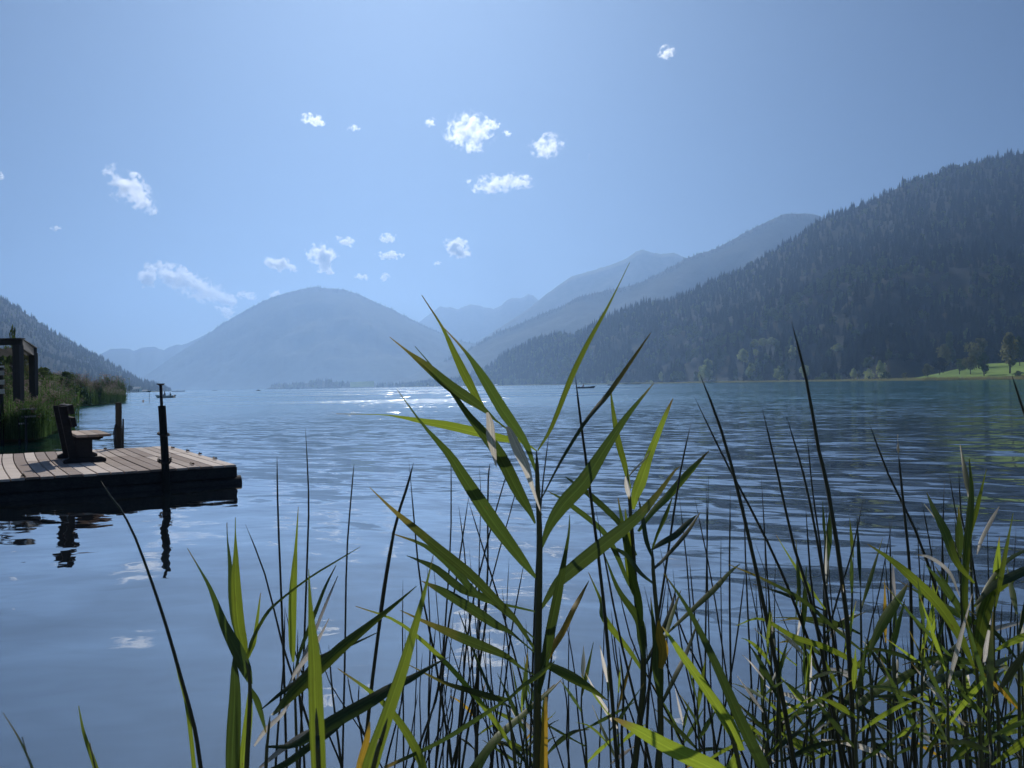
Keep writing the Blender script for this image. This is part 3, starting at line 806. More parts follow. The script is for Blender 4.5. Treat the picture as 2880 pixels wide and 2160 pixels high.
# ---------------------------------------------------------------- buildings far off
def hut(name, label, x, D, z, w, d, hw, hr, wallm, roofm, rz=0, windows=0, cat="building"):
    u = u_of(x); r = empty(name, (u * D, D, z), rz); tag(r, label, cat)
    m = MB(); m.box(-w/2, w/2, -d/2, d/2, 0, hw); m.build("wall", wallm, r)
    m = MB(); o = 0.5
    m.add([(-w/2-o,-d/2-o,hw-.1),(w/2+o,-d/2-o,hw-.1),(w/2+o,0,hw+hr),(-w/2-o,0,hw+hr),(-w/2-o,d/2+o,hw-.1),(w/2+o,d/2+o,hw-.1),
           (-w/2-o,-d/2-o,hw-.25),(w/2+o,-d/2-o,hw-.25),(w/2+o,d/2+o,hw-.25),(-w/2-o,d/2+o,hw-.25)],
          [(0,1,2,3),(3,2,5,4),(0,3,4,9,6),(1,7,8,5,2),(6,7,1,0),(4,5,8,9),(6,9,8,7)])
    m.build("roof", roofm, r)
    for k in range(windows):
        cx = -w/2 + (k + 0.5) * w / windows
        m = MB(); m.box(cx-.55, cx+.55, -d/2-.06, -d/2+.02, hw*.35, hw*.75); f = m.build("window", M['wall'], r)
        m = MB(); m.box(cx-.45, cx+.45, -d/2-.09, -d/2-.065, hw*.38, hw*.72); m.build("pane", M['glass'], f)
    m = MB(); m.box(w/2-1.6, w/2-.7, -d/2-.05, -d/2+.02, 0, min(2, hw*.8)); m.build("door", M['hutwood'], r)
    return r
hut("boathouse", "grey boathouse with a pale roof showing over the left reeds", 291, 260, 0.3, 4.0, 4, 2.6, 0.95, M['hutwood'], M['roof'])
hut("lakeside_house", "white house with bright front on the far left shore", 383, 930, 0.6, 10, 7, 4.0, 2.2, M['wall'], M['roof'], 0.1, 4)
hut("boat_shed", "low flat pale shed by the water right of the white house", 409, 1000, 0.5, 7, 5, 1.9, 0.5, M['wall'], M['roof'])
hut("shore_hut", "hut with a pale roof among trees behind the tall reed stem", 1489, 1935, 1.5, 13, 9, 5.0, 4.0, M['hutwood'], M['roof'], 0.1, 3)
hut("small_hut", "tiny white-roofed hut on the shore left of the pale-roofed hut", 1284, 2290, 0.8, 9, 7, 3.0, 2.4, M['wall'], M['roof'], 0)
hut("jetty_hut", "small pale hut at the waterline between two reed leaves", 1395, 2075, 0.4, 7, 5, 2.4, 1.6, M['wall'], M['roof'], 0)
def side_tree(x, D, z, h, w, tone, label, shape='round', seed=7, name="shore_tree"):
    tm_, cm_ = broad_meshes("s", seed, 900, 0.04, 0.4, 0.15, False, tone, shape == 'shrub')
    r = empty(name, (u_of(x) * D, D, z)); k = w / h / 0.8; r.scale = (h * k, h * k, h); tag(r, label, "tree")
    if tm_: link(bpy.data.objects.new("trunk", tm_), r)
    link(bpy.data.objects.new("crown", cm_), r)
side_tree(289, 280, 0.3, 5.6, 5.6, 'broad', "bushy tree standing behind the grey boathouse", seed=71)
side_tree(306, 270, 0.3, 4.4, 1.4, 'willow', "thin upright tree at the right end of the boathouse", seed=72)
side_tree(365, 900, 0.3, 9, 9, 'conifer', "dark round tree just left of the white lakeside house", seed=73)
side_tree(347, 880, 0.3, 7, 8, 'broad', "low hazy tree farther left of the white lakeside house", seed=74)

# ---------------------------------------------------------------- people and boats
def seated_person(label, loc, rz, shirt, arm=0.35, lean=0.1, scale=1.0):
    """one skinned body sitting at seat height 0; facing +X"""
    r = empty("person", loc, rz); r.scale = (scale,) * 3; tag(r, label, "person")
    V = [(0,0,0.08),(0.0+lean*.4,0,0.32),(lean,0,0.52),(lean+.01,0,0.60),(lean+.03,0,0.68),(lean+.04,0,0.79),
         (0.06,0.11,0.06),(0.42,0.13,0.10),(0.46,0.13,-0.30),(0.58,0.13,-0.34),
         (0.06,-0.11,0.06),(0.42,-0.13,0.10),(0.46,-0.13,-0.30),(0.58,-0.13,-0.34),
         (lean,0.19,0.50),(lean+.08,0.24,0.27),(lean+arm,0.18,0.24),(lean+arm+.1,0.16,0.25),
         (lean,-0.19,0.50),(lean+.08,-0.24,0.27),(lean+arm,-0.18,0.24),(lean+arm+.1,-0.16,0.25)]
    E = [(0,1),(1,2),(2,3),(3,4),(4,5),(0,6),(6,7),(7,8),(8,9),(0,10),(10,11),(11,12),(12,13),(2,14),(14,15),(15,16),(16,17),(2,18),(18,19),(19,20),(20,21)]
    R = [.15,.14,.15,.06,.085,.085, .10,.075,.05,.04, .10,.075,.05,.04, .06,.045,.035,.035, .06,.045,.035,.035]
    me = bpy.data.meshes.new("body"); me.from_pydata(V, E, []); me.materials.append(shirt)
    o = bpy.data.objects.new("body", me); link(o, r)
    sk = o.modifiers.new("skin", 'SKIN'); sv = me.skin_vertices[0].data
    for i, q in enumerate(R): sv[i].radius = (q, q * (1.1 if i < 3 else 1))
    sv[0].use_root = True
    o.modifiers.new("sub", 'SUBSURF').levels = 1
    bm = bmesh.new(); bmesh.ops.create_icosphere(bm, subdivisions=2, radius=0.1)
    for v in bm.verts: v.co = Vector((v.co.x * 1.0 + lean + .045, v.co.y * .85, v.co.z * 1.2 + .76))
    me = bpy.data.meshes.new("head"); bm.to_mesh(me); bm.free(); me.materials.append(M['skin']); link(bpy.data.objects.new("head", me), r)
    bm = bmesh.new(); bmesh.ops.create_icosphere(bm, subdivisions=2, radius=0.112)
    for v in bm.verts: v.co = Vector((v.co.x + lean + .02, v.co.y * .9, max(v.co.z, -0.02) * 1.15 + .79))
    me = bpy.data.meshes.new("hair"); bm.to_mesh(me); bm.free(); me.materials.append(M['hair']); link(bpy.data.objects.new("hair", me), r)
    return r
def boat(name, label, loc, rz, L, B, H, mat, motor=False, cover=False, group=None, oars=False, sheer=0.5):
    """open boat, bow towards +X"""
    r = empty(name, loc, rz); tag(r, label, "boat", group)
    n = 14; vs = []; 
    for i in range(n + 1):
        f = i / n; x = -L/2 + L * f
        b = B/2 * (1 - max(0, (f - 0.45) / 0.55) ** 2.2) * (0.86 + 0.14 * min(1, f * 4)); b = max(b, 0.02)
        h = H * (1 + sheer * max(0, (f - 0.5) * 2) ** 2 + 0.12 * (1 - f) ** 3)
        rake = 0.08 * L * max(0, (f - 0.7) / 0.3)
        prof = [(b, h), (b * .93, h * .5), (b * .7, 0.0), (0, -0.12)]
        inner = [(0, 0.06), (b * .62, 0.08), (b * .86, h * .5), (max(b - .05, .005), h + .001)]
        row = [(x + rake * (z / H if z > 0 else 0), -y, z) for y, z in prof] + [(x + rake * (z / H if z > 0 else 0), y, z) for y, z in prof[-2::-1]]
        row += [(x - .0 + rake * (z / H if z > 0 else 0), y, z) for y, z in inner[::-1]] + [(x + rake * (z / H if z > 0 else 0), -y, z) for y, z in inner[1:]]
        vs += row
    m_ = len(vs) // (n + 1); fs = []
    for i in range(n):
        for k in range(m_):
            k2 = (k + 1) % m_; fs.append((i*m_+k, i*m_+k2, (i+1)*m_+k2, (i+1)*m_+k))
    fs.append(tuple(range(7)) ); fs.append(tuple(7 + k for k in range(m_ - 7)))
    mesh_obj("hull", vs, fs, mat, r, True)
    for fx in (-0.22, 0.14):
        m = MB(); m.box(L*fx-.14, L*fx+.14, -B*.42, B*.42, H*.72, H*.72+.04); m.build("seat", M['hutwood'], r)
    if motor:
        m = MB(); m.box(-L/2-.28, -L/2-.02, -.13, .13, H*.9, H*1.35); m.tube([(-L/2-.15,0,H*.9),(-L/2-.2,0,-.2)], .05, 6); m.build("outboard_motor", M['steel'], r, bevel=.04)
    if oars:
        for s_ in (-1, 1):
            m = MB(); m.tube([(0.1, s_*B*.3, H*1.15), (-.3, s_*(B*.5+1.3), 0.02)], .025, 6); m.box(-.42,-.2, s_*(B*.5+1.2)-.12, s_*(B*.5+1.2)+.12, 0.02, 0.05); m.build("oar", M['pale_wood'], r)
    return r
def wat(x, y): p = on_z(x, y, 0.0); return p
p = on_z(466, 1119, 0.0)
boat("rowing_boat", "small white motor boat carrying two people beyond the pile with the metal pipe", (p.x, p.y, 0.02), rad(182), 3.5, 1.4, 0.42, M['white_hull'], motor=True)
seated_person("person in dark clothes sitting in the middle of the white boat", (p.x - 0.1, p.y, 0.42), rad(180), M['cloth_dark'])
seated_person("person sitting low at the stern of the white boat", (p.x + 1.05, p.y, 0.32), rad(180), M['cloth_dark'], scale=0.92)
p = on_z(1645, 1092.2, 0.0)
boat("rowing_boat", "dark rowing boat with one person, nearest boat on the open lake", (p.x, p.y, 0.02), rad(3), 5.7, 1.5, 0.42, M['dark_hull'], sheer=1.0)
seated_person("lone person in reddish clothes sitting in the dark rowing boat", (p.x - 0.35, p.y, 0.52), rad(180), M['cloth_red'], scale=1.2)
tag(mesh_obj("basket", [(-.3,-.2,0),(.3,-.2,0),(.3,.2,0),(-.3,.2,0),(-.22,-.15,.24),(.22,-.15,.24),(.22,.15,.24),(-.22,.15,.24)],
    [(0,3,2,1),(4,5,6,7),(0,1,5,4),(1,2,6,5),(2,3,7,6),(3,0,4,7)], M['cloth_dark'], loc=(p.x - 1.9, p.y, 0.33)), "dark bundle lying at the stern of the dark rowing boat", "bundle")
p = on_z(1722, 1083.8, 0.0)
boat("rowing_boat", "dark low boat crossed by a reed leaf, right of the single rower", (p.x, p.y, 0.02), rad(2), 27 * p.y / FPX, 1.6, 0.6, M['dark_hull'], sheer=1.2)
p = on_z(1778, 1081.0, 0.0)
boat("rowing_boat", "tiny dark boat right under the far reed shore", (p.x, p.y, 0.02), 0.0, 18, 3, 0.8, M['dark_hull'])
seated_person("tiny figure in the boat under the far reed shore", (p.x, p.y, 0.7), rad(180), M['cloth_dark'], scale=3.0 if False else 1.6)
p = on_z(726, 1099.5, 0.0)
boat("kayak", "tiny kayak paddled by one person in the middle of the lake", (p.x, p.y, 0.02), rad(60), 4.6, 1.2, 0.5, M['dark_hull'])
seated_person("tiny person sitting upright in the kayak", (p.x, p.y, 0.3), rad(120), M['cloth_dark'], scale=1.5)
for x, y, L, lab in ((508, 1101.3, 10, "flat dark boat far off, left of the others by the left shore"), (491, 1101.6, 7, "second flat dark boat far off beside the left shore"),
                     (603, 1098.6, 9, "tiny low boat far off below the foot of the domed mountain"), (648, 1097.7, 14, "longer hazy boat far off below the domed mountain")):
    p = on_z(x, y, 0.0)
    r = boat("distant_boat", lab, (p.x, p.y, 0.02), 0.1, L * min(1.2, p.y / 1000), 2, 0.9, M['dark_hull'])
p = on_z(2780, 1066.5, 0.0)
boat("moored_boat", "dark boat moored at the shore in front of the green meadow", (p.x, p.y, 0.02), rad(180), 7.2, 1.7, 0.5, M['dark_hull'])

# marker board on a thin pole out in the water
p = on_z(420, 1134, 0.0)
r = empty("marker_post", (p.x, p.y, 0)); tag(r, "thin pole with a small dark board standing in the lake", "marker post")
m = MB(); m.tube([(0,0,-.3),(0.01,0,1.35)], .022, 6); m.build("pole", M['steel'], r)
m = MB(); m.box(-.2,.2,-.015,.015,1.33,1.47); m.build("board", M['dark_wood'], r)
p = on_z(403, 1131.5, 0.0)
tag(mesh_obj("reed_stub", [(-.05,0,-.1),(.05,0,-.1),(.02,0,.35),(-.02,.02,.4),(.12,0,.22),(-.14,0,.2)], [(0,1,2,3),(1,4,2),(0,3,5)], M['plume'], loc=(p.x,p.y,0)), "small tuft of reed stubs in the water left of the marker pole", "reed stubs")

# ---------------------------------------------------------------- pergola on the left bank
Z = 0.2
P1 = at(52.5, 1100, 25); P2 = at(95, 1100, 30.0)
r = empty("pergola", (P1.x, P1.y, Z)); tag(r, "dark timber pergola with a slatted roof rising from the left reeds", "pergola")
dx, dy = P2.x - P1.x, P2.y - P1.y
TOP = 3.0; ps = 0.115
LX = -4.6
for (ox, oy) in ((0, 0), (dx, dy), (LX, 0.1), (LX + dx, dy + .1)):
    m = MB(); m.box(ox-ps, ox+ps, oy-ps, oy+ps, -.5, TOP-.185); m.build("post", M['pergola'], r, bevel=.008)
def beam(a, b, z0, z1, th, name="beam", mat=None, over=0.12):
    a, b = Vector((*a, 0)), Vector((*b, 0)); t = (b - a).normalized(); s_ = Vector((-t.y, t.x, 0)) * th
    m = MB(); m.frame_box(a - t*over - s_ + Vector((0,0,z0)), (b-a) + t*over*2, s_*2, (0,0,z1-z0)); return m.build(name, mat or M['pergola'], r, bevel=.006)
beam((LX,.1),(0,0),TOP-.18,TOP,.06); beam((LX+dx,dy+.1),(dx,dy),TOP-.18,TOP,.06)
beam((0.03,0.1),(dx+.03,dy-.1),TOP-.297,TOP-.003,.055,over=0)
beam((LX-.03,0.2),(LX+dx-.03,dy),TOP-.297,TOP-.003,.055,over=0)
beam((LX-.1,-.01),(.13,-.11),TOP+.003,TOP+.03,.11,"cap_board"); beam((0.06,0),(dx+.06,dy),TOP+.003,TOP+.028,.09,"cap_board")
n = 17
for k in range(n):
    f = (k + .7) / n
    a = (LX*(1-f)+.02, 0.12); 
    m = MB(); a = Vector((LX * f, .08, TOP-.33)); 
    m.frame_box(a, (dx*.985, dy*.975, 0), (.07, .0, .085), (-.012, 0, .012)); m.build("louvre", M['pergola'], r)

# pale slatted boards behind the pergola's front post, cut by the picture edge
base = at(2, 1092, 22.5)
r = empty("slatted_screen", (base.x, base.y, 0.3)); tag(r, "pale grey slatted timber screen cut off by the left picture edge", "screen")
for zz in (1.40, 1.60, 1.86, 2.12):
    m = MB(); m.box(-1.6, .10, -.02, .02, zz - 1.02 + .3, zz - 1.02 + (.36 if zz < 1.5 else .42)); 
for k, y in enumerate((1031, 1049, 1075, 1101)):
    q = at(2, y, 22.5).z - .3; hh = 0.025 if k == 0 else .07
    m = MB(); m.box(-1.7, .10, -.02, .02, q - hh, q + hh); m.build("slat", M['pale_wood'], r, bevel=.004)
m = MB(); m.box(-.06, .02, .022, .09, -.4, 2.0); m.build("post", M['dark_wood'], r)

# weathered steps hidden in the reeds
q = at(82, 1150, 22.8)
r = empty("wooden_steps", (q.x, q.y, 0.0), rad(-12)); tag(r, "pale weathered wooden steps half hidden in the near reeds", "steps")
for k, (y, x0, x1) in enumerate(((1150, -.16, .18), (1171, -.02, .24), (1190, -.02, .08))):
    zz = at(82, y, 22.8).z
    m = MB(); m.box(x0, x1, -.16 - .1*k, .1 - .1*k, zz-.022, zz+.022); m.build("tread", M['pale_wood'], r)
for s_ in (-.1, .12):
    m = MB(); m.box(s_, s_+.05, -.3, -.25, -.3, at(82, 1171, 22.8).z-.024); m.build("support_post", M['dark_wood'], r)

# ---------------------------------------------------------------- reed beds on the left bank
def tuft_mesh(name, seed, n, h, spread, plume=True, leafy=5):
    rr = random.Random(seed); g = MB(); pl = MB()
    for _ in range(n):
        x, y = rr.gauss(0, spread), rr.gauss(0, spread); hh = h * rr.uniform(.65, 1.08)
        w = rr.random() * 6.28; lx, ly = math.cos(w), math.sin(w); bend = rr.uniform(.05, .28)
        pts = [Vector((x + lx*bend*f*f*hh*.6, y + ly*bend*f*f*hh*.6, hh*f)) for f in (0, .4, .75, 1)]
        s_ = Vector((-ly, lx, 0)) * .011
        for a, b in zip(pts[:-1], pts[1:]): g.add([a - s_, a + s_, b + s_, b - s_], [(0,1,2,3)])
        for k in range(leafy):
            f = rr.uniform(.25, .95); a = pts[0].lerp(pts[3], f); a.z = hh*f
            v = rr.random()*6.28; d = Vector((math.cos(v), math.sin(v), rr.uniform(.3, 1.2))).normalized(); l = rr.uniform(.25, .55)
            sd_ = d.cross(Vector((0,0,1))).normalized() * rr.uniform(.012, .022)
            mpt = a + d * l * .5; e = a + d * l + Vector((0,0,-l*.28))
            g.add([a, mpt + sd_, e, mpt - sd_], [(0,1,2,3)])
        if plume and rr.random() < .55:
            for k in range(7):
                a = pts[3] + Vector((0,0,-.02 + .04*k)); v = rr.random()*6.28
                d = Vector((math.cos(v)*.09, math.sin(v)*.09, rr.uniform(-.02, .12)))
                sd_ = Vector((-d.y, d.x, .02)) * .28
                pl.add([a, a + d + sd_, a + d*1.5 - Vector((0,0,.04)), a + d - sd_], [(0,1,2,3)])
    me = bpy.data.meshes.new(name); vs = [tuple(v) for v in g.v + pl.v]; off = len(g.v)
    me.from_pydata(vs, [], g.f + [tuple(i + off for i in f) for f in pl.f])
    me.materials.append(M['bedreed']); me.materials.append(M['plume'])
    me.polygons.foreach_set("material_index", [0]*len(g.f) + [1]*len(pl.f)); return me
TUFT = bpy.data.collections.new("tuft_prototypes")
for i in range(4):
    TUFT.objects.link(bpy.data.objects.new("g%d" % i, tuft_mesh("reed_tuft", 200 + i, 16, 2.3, .22, i < 3, 6)))
def bed(name, quad, n, h0, h1, rng, zf=0.1, kinds=(0, 1, 2, 3)):
    """quad: function rng -> (px, D)"""
    pts = []
    for _ in range(n):
        x, D = quad(rng); u = u_of(x)
        h = rng.uniform(h0, h1) * (0.8 + .5 * fbm(u * D * 3, D * 3, .1)) / 2.3
        pts.append((u * D, D, zf, h, rng.random()*6.28, rng.choice(kinds), rng.uniform(1.0, 1.5)))
    return scatter(name, pts, TUFT)
def q_near(g):
    D = g.uniform(22.5, 34); xr = np.interp(D, [22.5, 25, 30, 33, 34], [95, 125, 170, 205, 200]); return g.uniform(-160, xr) if g.random() < .6 else g.uniform(xr - 60, xr), D
bed("near_reed_bed", q_near, 820, .9, 1.25, random.Random(31), kinds=(3, 3, 3, 0))
def q_mid(g):
    D = g.uniform(34, 75); xr = np.interp(D, [34, 46, 60, 75], [168, 178, 190, 214]); return g.uniform(-100, xr), D
bed("middle_reed_bed", q_mid, 1000, 1.7, 2.6, random.Random(32))
def q_far(g):
    D = g.uniform(78, 105); xr = np.interp(D, [78, 86, 93, 105], [225, 290, 338, 345]); return g.uniform(100, xr), D
bed("far_reed_bed", q_far, 1000, 2.0, 3.1, random.Random(33))
def q_edge(g):
    D = g.uniform(80, 96); return np.interp(D, [80, 96], [245, 346]) + g.gauss(0, 5), D
bed("outer_reed_edge", q_edge, 90, 1.6, 2.5, random.Random(34))
# bushes behind the pergola
def bush(x, D, z, h, w, tone, label, seed, n=2600):
    tm_, cm_ = broad_meshes("s", seed, n, 0.022 if n > 500 else .045, 0.42, 0.05, False, tone, False)
    r = empty("bush", (u_of(x) * D, D, z)); k = w / h / 0.84; r.scale = (h*k, h*k, h); tag(r, label, "bush")
    link(bpy.data.objects.new("stem", tm_), r); link(bpy.data.objects.new("foliage", cm_), r)
bush(30, 38, .2, 3.9, 3.2, 'bushy', "dense green bush seen between the pergola posts", 81)
bush(70, 40, .2, 4.2, 1.5, 'autumn', "narrow yellowing bush between the two pergola posts, its tip above the beam", 82)
bush(130, 48, .2, 3.1, 3.2, 'bushy', "rounded dark green bush right of the pergola above the reeds", 83)
bush(180, 55, .2, 3.0, 3.0, 'bushy', "farther rounded bush sloping down towards the water", 84)
bush(36, 33, .2, 4.5, .9, 'bushy', "thin leafy sapling whose top shows above the pergola beam", 85, 150)

# ---------------------------------------------------------------- the jetty
CORN = Vector((-4.26, 11.8, 0)); E1 = Vector((-0.866, -0.5, 0)); E2 = Vector((-0.567, 0.824, 0))   # E1 along the front edge to the left, E2 to the back
ZD = 0.303
jr = empty("swimming_jetty", (CORN.x, CORN.y, 0)); tag(jr, "weathered plank swimming jetty floating low over the lake", "jetty")
def J(a, b, z): return E1 * a + E2 * b + Vector((0, 0, z))
rj = random.Random(6)
PW = 0.171; k = 0
NP = 44
joint = {}
plank_meshes = []
for i in range(NP):
    a0 = i * PW; a1 = a0 + PW - 0.014
    sag = lambda b: 0.0
    cut = 2.55 + (0.0 if (i // 3) % 2 else 0.35) + rj.uniform(-.03, .03)
    wob = 0.02 * math.sin(i * .9)
    for (b0, b1) in ((-0.03 + rj.uniform(-.01, .012), cut - .005), (cut + .005, 5.1 + rj.uniform(-.015, .015))):
        # a board that bows slightly sideways, three segments
        zt = ZD + rj.uniform(-.004, .004); vs = []
        for f in (0, .33, .67, 1):
            b = b0 + (b1 - b0) * f; s_ = 0.045 * math.sin(math.pi * (b / 5.1)) * min(1, i / 10)
            for (aa, zz) in ((a0 + s_, zt), (a1 + s_, zt + rj.uniform(-.001, .001)), (a1 + s_, zt - .034), (a0 + s_, zt - .034)): vs.append(J(aa, b, zz))
        fs = [(0,1,2,3), (15,14,13,12)]
        for q in range(3):
            for e in range(4): fs.append((q*4+e, (q+1)*4+e, (q+1)*4+(e+1)%4, q*4+(e+1)%4))
        o = mesh_obj("plank", vs, fs, M['deck'], jr)
        bv = o.modifiers.new("bevel", 'BEVEL'); bv.width = .004; bv.segments = 1
WJ = NP * PW
def jbox(name, a0, a1, b0, b1, z0, z1, mat, parent=jr, bevel=.008):
    m = MB(); m.frame_box(J(a0, b0, z0), E1 * (a1 - a0), E2 * (b1 - b0), (0, 0, z1 - z0)); return m.build(name, mat, parent, bevel=bevel)
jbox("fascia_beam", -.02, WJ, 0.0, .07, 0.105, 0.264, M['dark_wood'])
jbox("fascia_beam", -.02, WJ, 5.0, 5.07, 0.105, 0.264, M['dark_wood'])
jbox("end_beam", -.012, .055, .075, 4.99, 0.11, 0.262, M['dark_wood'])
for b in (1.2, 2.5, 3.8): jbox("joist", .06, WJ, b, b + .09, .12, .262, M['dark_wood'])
def jtube(name, a0, a1, b, z, R, mat):
    m = MB(); rr = random.Random(name + str(b)); n = 9
    m.tube([J(a0 + (a1-a0)*k/n, b + rr.uniform(-.01,.01), z) for k in range(n+1)], [R * rr.uniform(.93, 1.05) for _ in range(n+1)], 12); return m.build(name, mat, jr, True)
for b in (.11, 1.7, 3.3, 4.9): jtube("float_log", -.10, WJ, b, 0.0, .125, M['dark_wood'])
m = MB(); rn = random.Random(8)
for i in range(NP):
    for b in (.04, 1.25, 2.48, 3.85, 5.03):
        for f in (.3, .72):
            c_ = J(i*PW + f*(PW-.014) + rn.uniform(-.006,.006) + 0.045*math.sin(math.pi*b/5.1)*min(1, i/10), b + rn.uniform(-.008,.008), ZD + .0045)
            m.add([c_ + Vector((math.cos(w_)*.006, math.sin(w_)*.006, 0)) for w_ in (0,1.05,2.1,3.14,4.19,5.24)], [(0,1,2,3,4,5)])
nh = m.build("nail_heads", M['steel'], jr); nh['kind'] = 'stuff'
# curled dead leaves and bits of weed on the boards
bit_spots = [(0.55,.35,"dry curled leaf near the jetty's right corner"), (2.75,.05,"dry leaf by the jetty's front edge left of the tall pile"),
             (.05,3.1,"bit of dried weed lying on the jetty's right edge, third from the corner"), (.03,2.2,"bit of dried weed lying in the middle of the jetty's right edge"),
             (.04,1.1,"bit of dried weed on the jetty's right edge nearest the corner"), (.1,4.2,"dark clump of weed near the jetty's far corner"), (1.2,4.9,"small dark clump on the jetty's back edge")]
for a, b, lab in bit_spots:
    vs = []; nn_ = 7; rr = random.Random(int(a*100+b*10)); L_ = rr.uniform(.06, .11)
    for k in range(nn_):
        f = k/(nn_-1)*2-1; w_ = .03*(1-f*f)+.004
        for s_ in (-1, 1): vs.append(J(a, b, ZD) - J(0,0,0) + E1*(w_*s_) + E2*(L_*f) + Vector((0,0,.006+.03*f*f+rr.uniform(0,.012))))
    fs = [(2*k,2*k+1,2*k+3,2*k+2) for k in range(nn_-1)]
    o = mesh_obj("dry_leaf", vs, fs, M['hutwood'], loc=(CORN.x, CORN.y, 0)); so = o.modifiers.new("s", 'SOLIDIFY'); so.thickness = .003; tag(o, lab, "dry leaf")

# ---------------------------------------------------------------- bench
BL = E2.copy(); BF = Vector((0.866, 0.5, 0))
bo = on_z(238, 1301, ZD); 
bo = bo + BL * 0.62
br = empty("bench", (bo.x, bo.y, ZD + .004)); tag(br, "dark heavy timber bench with a paler seat, facing the lake on the jetty", "bench")
def B(f, l, z): return BF * f + BL * l + Vector((0, 0, z))
def bbox(name, f0, f1, l0, l1, z0, z1, mat, parent=br, bevel=.006):
    m = MB(); m.frame_box(B(f0, l0, z0), BF*(f1-f0), BL*(l1-l0), (0,0,z1-z0)); return m.build(name, mat, parent, bevel=bevel)
def bprism(name, prof, l0, l1, mat, parent=br, bevel=.006):
    n = len(prof); vs = [B(f, l0, z) for f, z in prof] + [B(f, l1, z) for f, z in prof]
    fs = [tuple(range(n))[::-1], tuple(range(n, 2*n))] + [(i, (i+1)%n, (i+1)%n+n, i+n) for i in range(n)]
    o = mesh_obj(name, vs, fs, mat, parent)
    if bevel: q = o.modifiers.new("b", 'BEVEL'); q.width = bevel; q.segments = 2
    return o
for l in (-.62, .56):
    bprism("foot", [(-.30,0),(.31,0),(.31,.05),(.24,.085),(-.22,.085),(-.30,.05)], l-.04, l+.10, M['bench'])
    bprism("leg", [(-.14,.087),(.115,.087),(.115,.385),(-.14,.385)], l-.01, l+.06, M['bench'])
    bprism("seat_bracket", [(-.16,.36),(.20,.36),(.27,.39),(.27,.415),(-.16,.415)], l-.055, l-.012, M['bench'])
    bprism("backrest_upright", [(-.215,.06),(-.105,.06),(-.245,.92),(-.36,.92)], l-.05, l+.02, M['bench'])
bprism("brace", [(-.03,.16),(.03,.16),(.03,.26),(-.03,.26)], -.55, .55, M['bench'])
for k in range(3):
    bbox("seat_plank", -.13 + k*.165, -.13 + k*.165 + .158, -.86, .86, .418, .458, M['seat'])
def tilt_board(f, z, h, l0, l1, th=.045):
    d = Vector((-.165, .986)); nrm = Vector((.986, .165))
    a = Vector((f, z)); prof = [a, a + nrm*th, a + nrm*th + d*h, a + d*h]
    bprism("backrest_board", [(q.x, q.y) for q in prof], l0, l1, M['bench'])
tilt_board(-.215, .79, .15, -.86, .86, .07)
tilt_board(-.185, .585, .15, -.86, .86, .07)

# ---------------------------------------------------------------- piles and chains
def pile(name, x0, y0, x1, y1, D, R, label, group=None, extra=None):
    t = at(x0, y0, D); b = at(x1, y1, D); d = (b - t); b2 = t + d * ((t.z + .6) / (t.z - b.z)) 
    r = empty(name, (b2.x, b2.y, 0)); tag(r, label, "post")
    o = Vector((b2.x, b2.y, 0)); m = MB(); rr = random.Random(3)
    n = 10; m.tube([(t.lerp(b2, k/n)) - o + Vector((rr.uniform(-.004,.004), 0, 0)) for k in range(n+1)], [R * (.96 + .06*k/n) for k in range(n+1)], 14)
    m.build("pile", M['post'], r, False, bevel=.006)
    return r, t, o
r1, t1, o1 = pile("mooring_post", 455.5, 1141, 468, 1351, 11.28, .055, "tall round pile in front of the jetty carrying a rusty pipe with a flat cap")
m = MB(); pt = at(452, 1081, 11.28)
m.tube([t1 - o1 + Vector((0,0,-.1)), t1 - o1 + Vector((-.005,0,0)), pt - o1], .0215, 10); m.build("pipe", M['steel'], r1, True)
m = MB(); m.tube([pt - o1 + Vector((0,0,-.012)), pt - o1], [.03,.055], 14); m.tube([pt - o1 + Vector((0,0,.001)), pt - o1 + Vector((0,0,.012))], .055, 14); m.build("cap", M['steel'], r1)
r2, t2, o2 = pile("mooring_post", 333.5, 1132, 334, 1261, 15.75, .062, "shorter square-cut pile behind the jetty beside the bench, hung with a chain")
m = MB(); q0 = at(346.5, 1178, 15.7) - o2; q1 = at(345.5, 1258, 15.7) - o2
m.tube([q0, q0.lerp(q1, .5), q1, q1 + Vector((0,0,-.5))], [.014,.019,.019,.019], 8); m.build("side_pole", M['post'], r2, True)
m = MB()
for k in range(13):
    w_ = k/12*2*math.pi; 
m.tube([Vector((math.cos(w_)*.075+.02, math.sin(w_)*.075, .72)) + (t2 - o2)*Vector((1,1,0)) for w_ in [k/12*2*math.pi for k in range(13)]], .009, 6); m.build("rope", M['steel'], r2, True)
